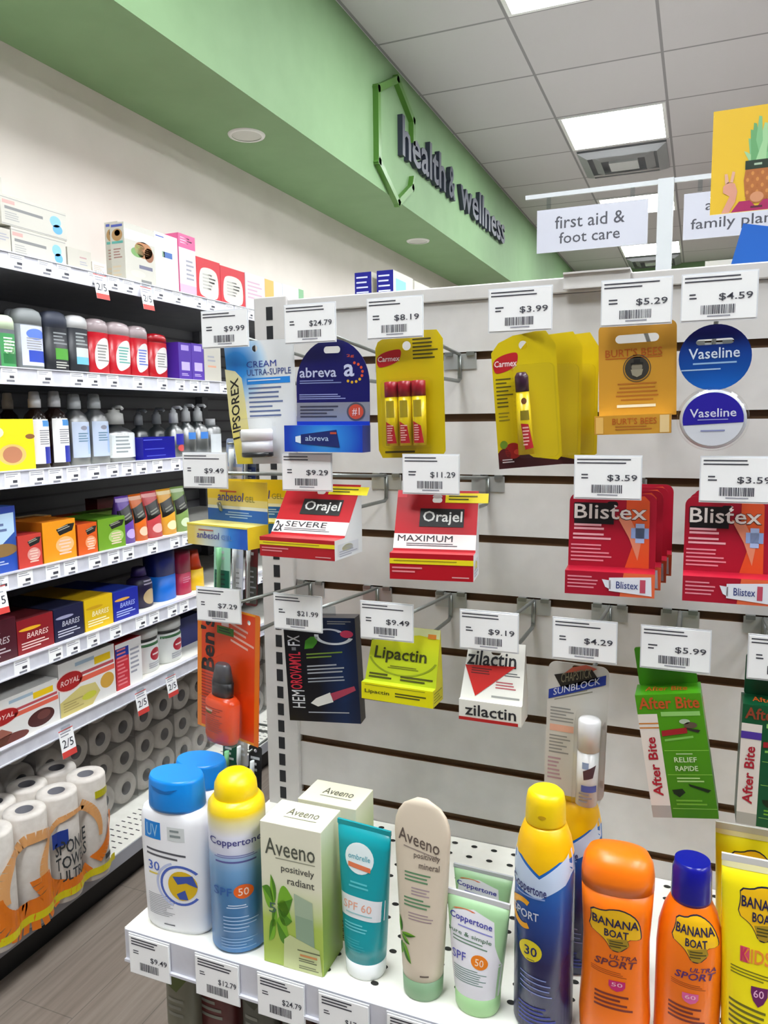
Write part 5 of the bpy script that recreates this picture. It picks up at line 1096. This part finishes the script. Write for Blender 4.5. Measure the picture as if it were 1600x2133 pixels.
def dbei(S):
    S.txt('Aveeno', .10, .165, .86, .235, c('#5e5048'), l=2, sk=.06); S.lines(.2, .26, .86, .275, 1, c('#9a8a80'), sk=.05); S.txt('positively', .40, .285, .88, .325, c('#5e5048'), l=2); S.txt('mineral', .5, .335, .88, .37, c('#5e5048'), l=2)
    S.lines(.22, .40, .86, .46, 3, c('#5f8a64'), th=.45, seed=2); S.lines(.36, .48, .86, .53, 3, c('#a8949a'), th=.4, seed=5); S.lines(.2, .54, .86, .60, 3, c('#5f8a64'), th=.45, seed=7); S.lines(.3, .62, .86, .67, 3, c('#a08a90'), th=.35, seed=3)
    g1, g2 = c('#2f6a10'), c('#6fa81c')
    for q in ((.12, .75, .08, .66, .34), (.12, .755, .48, .745, .055), (.12, .765, .34, .80, .12), (.14, .80, .10, .88, .4), (.14, .81, .38, .905, .18)): leaf(S, *q, g1, g2, 2, 1.6)
    S.rect(.6, .955, .8, .965, c('#6a5a50'))
tube('lotion_tube', 'tall beige tube with a rounded top and grey-green cap', 880, 1664, 822, 938, 1720, .70, .655, -2, M('#d8c9b4', .4), M('#7f9f7c', .4), .105, dbei, round_top=True, crimp=0)
MINT = M('#a6cf9c', .35)
def dmint(S):
    S.poly([(.10, .14), (.45, .09), (.80, .16), (.86, .40), (.96, .55), (1, .62), (1, 1), (.02, 1), (.02, .5), (.06, .3)], c('#e6e4ea'), 1); S.ring(.3, .13, .2, .03, .3, c('#d8704a'), 2, 20, 160)
    S.txt('Coppertone', .06, .15, .78, .235, c('#3a3a9a'), l=3, sk=.05, bold=.03); S.lines(.2, .27, .8, .30, 1, c('#8a8acc'), l=2, sk=.05); S.txt('pure & simple', .02, .315, .80, .37, c('#3f6a4a'), l=3, sk=.05); S.lines(.1, .39, .8, .46, 2, c('#6a8a74'), l=2, sk=.05, th=.35); S.txt('SPF', .08, .54, .36, .63, c('#5050a8'), l=3); S.ell(.62, .60, .16, .075, M('#e8801c', .35), 2); S.txt('50', .54, .565, .70, .64, c('#f8dcc0'), l=3); S.lines(.1, .70, .85, .86, 7, c('#6a8a80'), th=.35, l=2, seed=6)
tube('lotion_tube', 'mint and white tube with a round orange mark, front of the pair', 996, 1866, 931, 1065, 1900, .70, .656, -4, MINT, M('#a0c890', .35), .17, dmint, M('#dcdee0', .3), 'mint and white tubes', crimp=.045)
tube('lotion_tube', 'mint and white tube behind the front one, only its top showing', 1006, 1812, 944, 1068, 1850, .70, .735, -2, MINT, M('#a0c890', .35), .17, dmint, M('#c4c6c8', .3), 'mint and white tubes', crimp=.045)
# 7 tall navy spray cans with yellow shoulder
def can7(lab, u, vt, u0, u1, vm, Yc):
    t, w, h = stand('sunscreen_spray', lab, 'spray can', u, vt, u0, u1, vm, Yc, 0, 'navy spray cans with yellow tops'); r = w/2
    bm = gradm('blue_to_navy_print', 'z', 0, h*.70, [(0, '#0a0a4a'), (.45, '#0b1058'), (.75, '#12489c'), (1, '#1f6ac0')], .25); ym = M('#f4bc00', .35)
    R = [(0, r*.9, r*.9, 2), (.003, r, r, 2), (h*.68, r, r, 2), (h*.75, r*.96, r*.96, 2), (h*.81, r*.86, r*.86, 2), (h*.86, r*.71, r*.71, 2), (h*.868, r*.62, r*.62, 2)]
    b = MB(); b.rings(R, [bm, bm, bm, ym, ym, ym], n=44); S = ringS(b, R, 0, h*.868)
    zf = lambda z: 1-(z+.095)/.868
    S.poly([(0, zf(.69)), (.08, zf(.655)), (.5, zf(.585)), (.92, zf(.665)), (1, zf(.69)), (1, zf(.60)), (.9, zf(.555)), (.5, zf(.50)), (.1, zf(.52)), (0, zf(.56))], M('#c8d8f0', .3), 1)
    S.poly([(0, zf(.70)), (.08, zf(.67)), (.5, zf(.60)), (.92, zf(.675)), (1, zf(.70))], ym, 1.5)
    S.txt('Coppertone', -.0+.02, zf(.565), .62, zf(.515), c('#20246a'), l=3, bold=.03, sk=.03); S.lines(.1, zf(.505), .6, zf(.49), 1, c('#8aa4d8'), l=2)
    S.ring(.22, zf(.42), .24, .075, .35, M('#f0a818', .3), 2, 60, 300); S.txt('SPORT', .04, zf(.44), .50, zf(.405), c('#c8d0e0'), l=4, bold=.03)
    S.ell(.36, zf(.27), .20, .052, M('#e4d020', .35), 2); S.txt('30', .26, zf(.29), .48, zf(.25), c('#1c2460'), l=3, bold=.03); S.lines(.3, zf(.235), .44, zf(.228), 1, c('#4a4a40'), l=3); S.lines(.18, zf(.17), .85, zf(.08), 4, c('#8a94d0'), th=.22, sk=.04, seed=3); S.lines(.15, zf(.03), .8, zf(-.06), 5, c('#3a44a0'), th=.35, seed=5)
    b.build('can_body', t, weld=True)
    z = h*.868; b = MB(); b.rings([(z, r*.66, r*.66, 2), (z+.002, r*.67, r*.67, 2), (h-.010, r*.65, r*.65, 2), (h-.003, r*.60, r*.60, 2), (h, r*.48, r*.48, 2)], M('#f2cc00', .35), n=40)
    S = ringS(b, [(z, r*.66, r*.66, 2), (h-.010, r*.65, r*.65, 2)], z, h-.010); S.ell(.5, .45, .10, .09, c('#c89c00'), 2, n=14); b.build('spray_cap', t, weld=True)
can7('tall navy aerosol with a yellow shoulder, in front on the display shelf', 1133, 1644, 1068, 1190, 1950, .664)
can7('tall navy aerosol with a yellow shoulder, behind the front one and partly hidden', 1197, 1603, 1148, 1256, 1850, .752)
# 8, 9 orange bottles
OR = M('#f8780a', .32); NAVY = M('#10108c', .25)
def boat(S, x0, y0, x1, y1, l=1):
    X = lambda a: x0+a*(x1-x0); Y_ = lambda a: y0+a*(y1-y0)
    P = [(.04, .10), (.30, .08), (.42, .02), (.62, .0), (.82, .10), (.94, .28), (1, .60), (.98, .68), (.74, .66), (.78, .82), (.60, .98), (.44, .96), (.34, .78), (.24, .68), (.0, .56), (.06, .3)]
    S.poly([(X((a-.5)*1.05+.5), Y_((b_-.5)*1.06+.5)) for a, b_ in soft(P, 1)], c('#16143a'), l); S.poly([(X(a), Y_(b_)) for a, b_ in soft(P, 1)], c('#f2bc08'), l+1)
    S.poly([(X(a), Y_(b_)) for a, b_ in ((.34, .72), (.74, .66), (.78, .82), (.60, .98), (.44, .96))], c('#a8881c'), l+1.6); S.lines(X(.4), Y_(.74), X(.74), Y_(.92), 3, c('#4a4414'), l=l+2.2)
    S.txt('BANANA', X(.07), Y_(.20), X(.94), Y_(.40), c('#1a1646'), l=l+3, bold=.04, sk=.012); S.txt('BOAT', X(.30), Y_(.47), X(.76), Y_(.65), c('#1a1646'), l=l+3, bold=.04, sk=.012)
def sport(S, x0, x1, y, col, mark, shield='#c81c6a'):
    S.txt('ULTRA', x0+.22, y, x1, y+.028, c(col), l=2, it=.2, bold=.03); S.txt('SPORT', x0, y+.034, x1, y+.080, c(col), l=2, it=.2, bold=.04); S.lines(x0-.05, y+.10, x1, y+.135, 3, c('#a84a10'), th=.35, sk=.03, seed=4)
    S.poly([(.42, y+.165), (.66, y+.165), (.66, y+.20), (.62, y+.22), (.54, y+.232), (.46, y+.22), (.42, y+.20)], c(shield), 2); S.txt(mark, .46, y+.175, .62, y+.20, c('#f0b8c8'), l=3, bold=.02); S.lines(.22, y+.25, .80, y+.36, 4, c('#7a2a20'), th=.5, seed=7, sk=.02)
t, w, h = stand('sun_lotion_bottle', 'wide orange bottle with an orange domed cap and a yellow logo', 'bottle', 1285, 1764, 1209, 1362, 1900, .668, 3)
R = [(0, w*.44, .021, 2.4), (.006, w*.48, .023, 2.4), (h*.14, w*.495, .024, 2.4), (h*.35, w*.465, .0235, 2.4), (h*.55, w*.455, .0235, 2.4), (h*.70, w*.48, .024, 2.4), (h*.82, w*.494, .0242, 2.4)]
R2 = [(h*.82, w*.497, .0245, 2.4), (h*.88, w*.497, .0245, 2.5), (h*.93, w*.475, .023, 2.5), (h*.975, w*.41, .019, 2.4), (h*.995, w*.28, .012, 2.2), (h, w*.14, .006, 2)]
b = MB(); b.rings(R, OR, n=44); S = ringS(b, R, 0, h*.82)
boat(S, .12, .085, .86, .35); sport(S, .20, .82, .37, '#6a2c3a', '50'); S.poly([(0, .93), (.12, .955), (.5, .985), (.9, .96), (1, .94), (1, 1), (0, 1)], c('#f0a020'), 1.4); b.build('bottle_body', t, weld=True)
b = MB(); b.rings(R2, OR, n=44); b.build('cap', t, weld=True)
t, w, h = stand('sunscreen_spray', 'orange spray bottle with a navy cap and a yellow logo', 'spray bottle', 1436, 1790, 1362, 1502, 1960, .672, 0)
r = w/2; R = [(0, r*.94, r*.82, 2), (.004, r, r*.88, 2), (h*.55, r, r*.88, 2), (h*.66, r*.95, r*.84, 2), (h*.75, r*.80, r*.72, 2), (h*.80, r*.64, r*.60, 2), (h*.81, r*.58, r*.56, 2)]
b = MB(); b.rings(R, OR, n=44); S = ringS(b, R, 0, h*.81); boat(S, .22, .04, .94, .31); sport(S, .30, .90, .34, '#5a2468', '60', '#e0609a'); b.build('bottle_body', t, weld=True)
z = h*.805; b = MB(); b.rings([(z, r*.60, r*.60, 2), (z+.003, r*.62, r*.62, 2), (h*.90, r*.60, r*.60, 2), (h*.955, r*.59, r*.59, 2), (h*.97, r*.55, r*.55, 2), (h, r*.53, r*.53, 2)], NAVY, n=40); b.build('cap', t, weld=True)
# 10 yellow kids tubes
KY = M('#f4e010', .3)
def dkid(S): S.poly([(0, 0), (1, 0), (1, .03), (0, .03)], c('#f0e8b0')); boat(S, .24, .10, .92, .38); S.rect(.28, .42, .42, .50, c('#d8486a'), 1, .02); S.txt('KIDS', .30, .425, .74, .50, c('#e88a30'), l=2, bold=.04); S.txt('K', .30, .425, .40, .495, c('#c82a5a'), l=3, bold=.05); S.lines(.14, .53, .9, .58, 3, c('#7a7410'), th=.4, sk=.04); S.poly([(.46, .615), (.72, .615), (.72, .66), (.66, .70), (.58, .72), (.50, .69), (.46, .65)], c('#6a1a5a'), 2); S.txt('60', .5, .63, .66, .67, c('#e8b0d0'), l=3); S.lines(.12, .71, .8, .86, 5, c('#6a6414'), th=.45, sk=.06, seed=2); S.lines(.3, .88, .9, .94, 2, c('#e0a030'), sk=.05)
tube('lotion_tube', 'yellow tube with a white crimped edge, cut by the right and bottom edges, in front', 1578, 1790, 1500, 1656, 1830, .80, .668, 0, KY, M('#f0a020', .35), .14, dkid, M('#dcdad6', .35), 'yellow crimped tubes', crimp=.03)
tube('lotion_tube', 'yellow tube with a white crimped edge, behind the front yellow tube', 1556, 1722, 1488, 1624, 1760, .80, .750, 0, KY, M('#f0a020', .35), .14, dkid, M('#d4d2ca', .35), 'yellow crimped tubes', crimp=.035)

# ---- shelf underneath, seen below the front lip
t = thing('display_shelf', 'lower white shelf beneath the sun lotion shelf, mostly hidden', 'shelf', (0, 0, 0))
ZL = ZB-.235
b = MB(); b.box(-.573, XRR, YFs+.0, YS-.001, ZL-.036, ZL, SHELFW); b.build('shelf_board', t)
t = thing('display_cabinet', 'grey base cabinet of the end display below the shelves', 'cabinet', (0, 0, 0))
b = MB(); b.box(-.57, XRR, YFs+.02, YS-.001, 0, .16, M('#8a8880', .5)); b.build('base', t)
def low(lab, u, v, Y, w, h, body, band, badge=None, kind='jar'):
    x = onY(u, v, Y).x; t = thing('soap_bottle' if kind != 'jar' else 'round_pack', lab, 'bottle' if kind != 'jar' else 'pack', (x, Y, ZL+.0003), (0, 0, 0), 'dim goods on the lower shelf')
    R = [(0, w*.44, w*.3, 2.6), (.005, w/2, w*.34, 2.6), (h*.8, w/2, w*.34, 2.6), (h*.97, w*.42, w*.30, 2.4), (h, w*.3, w*.2, 2.2)]
    b = MB(); b.rings(R, body); S = ringS(b, R, 0, h)
    S.poly([(.0, .05), (1, .05), (1, .25), (.5, .4), (0, .34)], band); 
    if badge: S.ell(.5, .30, .20, .10, c('#9a9684'), 2); S.ell(.5, .30, .16, .08, c('#16202e'), 3)
    S.lines(.2, .45, .8, .6, 3, c('#8a8a80'), l=2, seed=int(u)); b.build('body', t, weld=True)
low('grey-green pouch under the shelf lip, left end of the lower shelf', 385, 2080, .70, .045, .185, c('#7a7868'), c('#55622e'))
low('red-brown rounded pack with a dark round badge on the lower shelf', 462, 2090, .72, .056, .18, c('#5e1a1a'), c('#3c4a2c'), True)
low('dull grey pack right of the red-brown one on the lower shelf', 545, 2110, .71, .045, .185, c('#5a5a50'), c('#3c4030'))
low('brown pack further right on the lower shelf', 625, 2120, .73, .05, .18, c('#4a2416'), c('#5a2e18'))
low('dark red pack at the bottom edge of the picture on the lower shelf', 700, 2130, .72, .045, .18, c('#4c1a1c'), c('#3a2018'))

# ================================================================ GONDOLA BEHIND THE END PANEL
ZT = H+.118
t = thing('gondola_shelving', 'long double sided shelving run behind the end panel', 'shelving', (0, 0, 0))
b = MB(); b.box(-.125, -.095, .97, 5.4, .1, ZT, WHITEM); b.build('centre_panel', t)
b = MB(); b.box(-.55, .33, .95, 5.4, 0, .14, M('#77777a', .5)); b.build('base', t)
for z in (.50, .86, ZT):
    b = MB(); b.box(-.52, .30, .952, 5.4, z-.03, z, SHELFW); b.build('shelf_board', t)
b = MB(); b.box(-.555, .335, .951, .966, 0, H+.10, M('#8f918c', .45)); b.build('end_panel', t)
def gbox(name, lab, u, v, Y, w, h, d, front, side=None, deco=None, group=None, sd=None, yaw=0):
    x = onY(u, v, Y).x
    t = thing(name, lab, 'box', (x+w/2, Y, ZT+.0003), (0, 0, math.radians(yaw)), group); b = MB(); b.box(-w/2, w/2, 0, d, 0, h, side or front, front=front); S = flat(b, -w/2, w/2, 0, h)
    if deco: deco(S)
    if sd: sd(quadS(b, (w/2, 0, h), (w/2, d, h), (w/2, 0, 0)))
    b.build('carton_body', t)
hN = H+.232-ZT
dn = lambda S: (S.lines(.1, .06, .9, .40, 5, c('#c8ccf0'), th=.3, seed=3), S.rect(0, .47, 1, .52, c('#a02040')), S.rect(0, .52, 1, 1, c('#e4e4e8')))
sdn = lambda S: (S.rect(.12, .10, .62, .34, c('#7ab4e8')),)
gbox('navy_carton', 'navy carton with white lines on the gondola top, left of the pair', 739, 580, 1.15, .029, hN, .20, c('#10107a'), WH, dn, 'navy cartons on the gondola top')
gbox('navy_carton', 'navy carton with a white blue-marked side, right of the pair on the gondola top', 785, 580, 1.15, .028, hN, .09, c('#10107a'), WH, dn, 'navy cartons on the gondola top', sdn)
gbox('white_carton', 'white carton with a light blue mark behind the navy pair on the gondola top', 829, 580, 1.245, .030, hN-.002, .13, WH, WH, None, 'navy cartons on the gondola top', sdn)
# sign post with hanging aisle signs
Ysg = 2.4; xp = -.111
t = thing('sign_stand', 'white post with a long crossbar carrying aisle signs above the gondola', 'sign stand', (xp, Ysg, ZT))
wm = M('#a8abae', .35); hp = H+.277*Ysg-ZT
b = MB(); b.box(-.021, .021, -.012, .012, 0, hp, wm); b.build('post', t)
b = MB(); b.box(-.40, .40, -.004, .004, hp-.012, hp, wm); b.build('crossbar', t)
for x in (-.33, -.09, .09, .33):
    b = MB(); b.box(x-.006, x+.006, -.0025, .0025, hp-.045, hp-.010, CLEARP); b.build('hanger', t)
def sign(lab, x0, x1, z0, z1, L):
    t = thing('aisle_sign', lab, 'sign', ((x0+x1)/2, Ysg-.004, z0), group='white aisle signs under the crossbar'); w, h = x1-x0, z1-z0
    b = MB(); b.box(-w/2, w/2, 0, .004, 0, h, M('#a2a3ad', .4)); S = flat(b, -w/2, w/2, 0, h)
    for (s, a0, b0, a1, b1) in L: S.txt(s, a0, b0, a1, b1, c('#34343c'), l=2)
    b.build('panel', t)
zs0, zs1 = H+.205*Ysg, H+.257*Ysg
sign('white aisle sign reading first aid and foot care, left under the crossbar', -.475, -.157, zs0, zs1, [('first aid &', .17, .18, .80, .47), ('foot care', .21, .56, .76, .82)])
sign('white aisle sign reading family planning, partly behind the yellow poster', -.062, .27, zs0, zs1, [('allergy &', .17, .18, .70, .47), ('family planning', .06, .56, .93, .86)])
# yellow picture poster in a clear frame
Yp = 1.30; x0, x1 = .0035, .135; z0, z1 = H+.231*Yp, H+.3445*Yp
t = thing('picture_poster', 'yellow poster of a pink-shirted figure with a pineapple for a head, upper right corner', 'poster', ((x0+x1)/2, Yp, z0))
b = MB(); w, h = x1-x0, z1-z0; b.box(-w/2, w/2, 0, .003, 0, h, M('#c09c1c', .5)); S = flat(b, -w/2, w/2, 0, h)
g1, g2, g3 = c('#6c9c6e'), c('#578a5a'), c('#86ac80'); X = .48
for k, (dx, y0_, ww) in enumerate(((-.10, .30, .05), (.10, .30, .05), (-.14, .42, .05), (.14, .42, .05), (-.05, .16, .06), (.06, .17, .06), (0, .10, .05), (-.08, .22, .05), (.08, .24, .05))):
    S.poly([(X+dx*.3-ww, .52), (X+dx-.01, y0_), (X+dx+.02, y0_+.01), (X+dx*.3+ww, .52)], (g1, g2, g3)[k % 3], 1+k*.12)
S.poly([(X-.12, .56), (X+.12, .56), (X+.14, .70), (X+.12, .86), (X+.06, .93), (X-.06, .93), (X-.12, .86), (X-.14, .70)], c('#94582a'), 2.2)
for i in range(5):
    for j in range(5): S.ell(X-.10+.05*i, .64+.06*j, .016, .020, c('#b0743a') if (i+j) % 2 else c('#8f5426'), 2.5, n=8)
S.rect(X-.13, .515, X+.13, .60, c('#1c2a1c'), 3); S.rect(X-.04, .545, X+.04, .565, c('#8fa08a'), 3.3); S.ell(X, .87, .07, .05, c('#b07a58'), 3)
S.poly([(X-.26, 1), (X-.18, .90), (X-.07, .90), (X, .97), (X+.07, .90), (X+.18, .90), (X+.26, 1)], c('#901c4e'), 3.5); S.rect(X-.06, .955, X+.06, .975, c('#4a1428'), 3.8)
S.poly([(.12, 1), (.20, .84), (.13, .80), (.13, .74), (.18, .70), (.25, .72), (.28, .80), (.26, .90), (.20, 1)], c('#b8826e'), 3); S.poly([(.15, .72), (.14, .62), (.17, .62), (.19, .71)], c('#ba907c'), 3); S.poly([(.20, .70), (.22, .60), (.25, .61), (.23, .71)], c('#ba907c'), 3)
b.build('print', t)
b = MB(); b.box(w/2-.001, w/2+.004, -.001, .004, ZT-z0, h, CLEARP); b.box(-w/2, w/2+.004, .003, .0045, 0, h, CLEARP); b.build('clear_stand', t)
# boxes on the gondola top at the right
gbox('white_carton', 'tall plain cream carton on the gondola top behind the blue one', 1470, 520, 1.32, .10, .118, .06, c('#b9b5aa'), None, None, 'cartons on the gondola top at right')
x = onY(1510, 545, 1.22).x
t = thing('blue_tablet_box', 'tilted bright blue and black box on the gondola top at the right edge', 'box', (x+.035, 1.22, ZT+.016), (0, math.radians(14), math.radians(-8)), 'cartons on the gondola top at right')
b = MB(); b.box(-.045, .06, 0, .05, .0, .125, c('#0a4c9c'), front=c('#0a4c9c'), top=c('#b4b4b0')); S = flat(b, -.045, .06, 0, .125); S.poly([(.38, .42), (1, .50), (1, 1), (.24, 1)], c('#221a24'), 1); S.poly([(.55, 0), (1, 0), (1, .5), (.45, .43)], c('#b8b4aa'), 1.2); S.lines(.4, .7, .9, .85, 2, c('#77706c'), l=2); b.build('carton_body', t)

# packs hanging on a side rack beyond the post
RACK = thing('side_rack', 'thin grey wire rack on the aisle side of the gondola, beyond the slotted post', 'wire rack', (-.60, 1.02, 0))
b = MB()
for x in (.02,): b.tube([(x, .03, 0), (x, .03, 1.47)], .003, METAL)
b.build('wire_upright', RACK, weld=True)
def pack(lab, x, z, w, h, body, low_, kind=0, y=1.0):
    b = MB(); zz = z+h-.008; b.tube([(x+.60, .03, zz), (.025, .03, zz)], .002, METAL); b.tube([(x+.60, .03, zz), (x+.60, y-1.02-.012, zz+.001)], .0018, METAL); b.build('wire_hook', RACK, weld=True)
    t = thing('brush_pack', lab, 'blister pack', (x, y, z), (0, math.radians(3), 0), 'slim packs on the side rack')
    b = MB(); b.slab([rrect(w, h, .004), circ(.003, 0, h-.008)[::-1]], 0, .0008, body); S = flat(b, -w/2, w/2, 0, h)
    S.rect(.05, .5, .95, .97, low_); S.lines(.15, .15, .85, .4, 3, c('#c8ccd0'), seed=int(-x*1000)); S.lines(.1, .55, .9, .95, 6, c('#1c3c34') if kind else c('#9a9ca0'), l=2, th=.3, seed=2); b.build('card', t)
    b = MB(); R = [(h*.06, w*.10, .004, 2.2), (h*.55, w*.08, .004, 2.2), (h*.60, w*.14, .005, 2), (h*.82, w*.12, .005, 2)]; b.rings(R, M('#d8dcdc', .3) if not kind else M('#7fc08a', .3), cy=-.009, n=20); b.build('brush', t, weld=True)
for (u, v, Yq, w, h, bc, lc, kd, lab) in ((462, 1262, .99, .030, .115, '#a8d8c0', '#14604a', 1, 'white to green slim pack, left on the middle bar of the side rack'), (494, 1262, .995, .020, .120, '#c4c8d8', '#d8dae0', 0, 'pale lilac slim pack next to the green one on the side rack'), (523, 1262, 1.0, .022, .125, '#5a1c1c', '#4a4a44', 0, 'dark red slim pack beside the slotted post'),
                                  (478, 1660, .99, .026, .100, '#0f4a38', '#0c3a2c', 1, 'dark green slim pack behind the yellow domed cap'), (503, 1660, .995, .020, .110, '#b0aca8', '#8a8890', 0, 'grey-white slim pack beside the dark green one, low on the side rack'), (530, 1700, 1.0, .024, .120, '#16181a', '#202426', 0, 'black slim pack beside the slotted post, low on the side rack'),
                                  (488, 1030, .99, .030, .085, '#9aa8c4', '#c4b8b4', 0, 'pale blue slim pack above the yellow tray carton'), (518, 1030, 1.0, .026, .085, '#4a505c', '#1a2a54', 0, 'slate grey slim pack above the yellow tray carton, beside the post')):
    P = onY(u, v, Yq); pack(lab, P.x, P.z, w, h, c(bc), c(lc), kd, Yq)
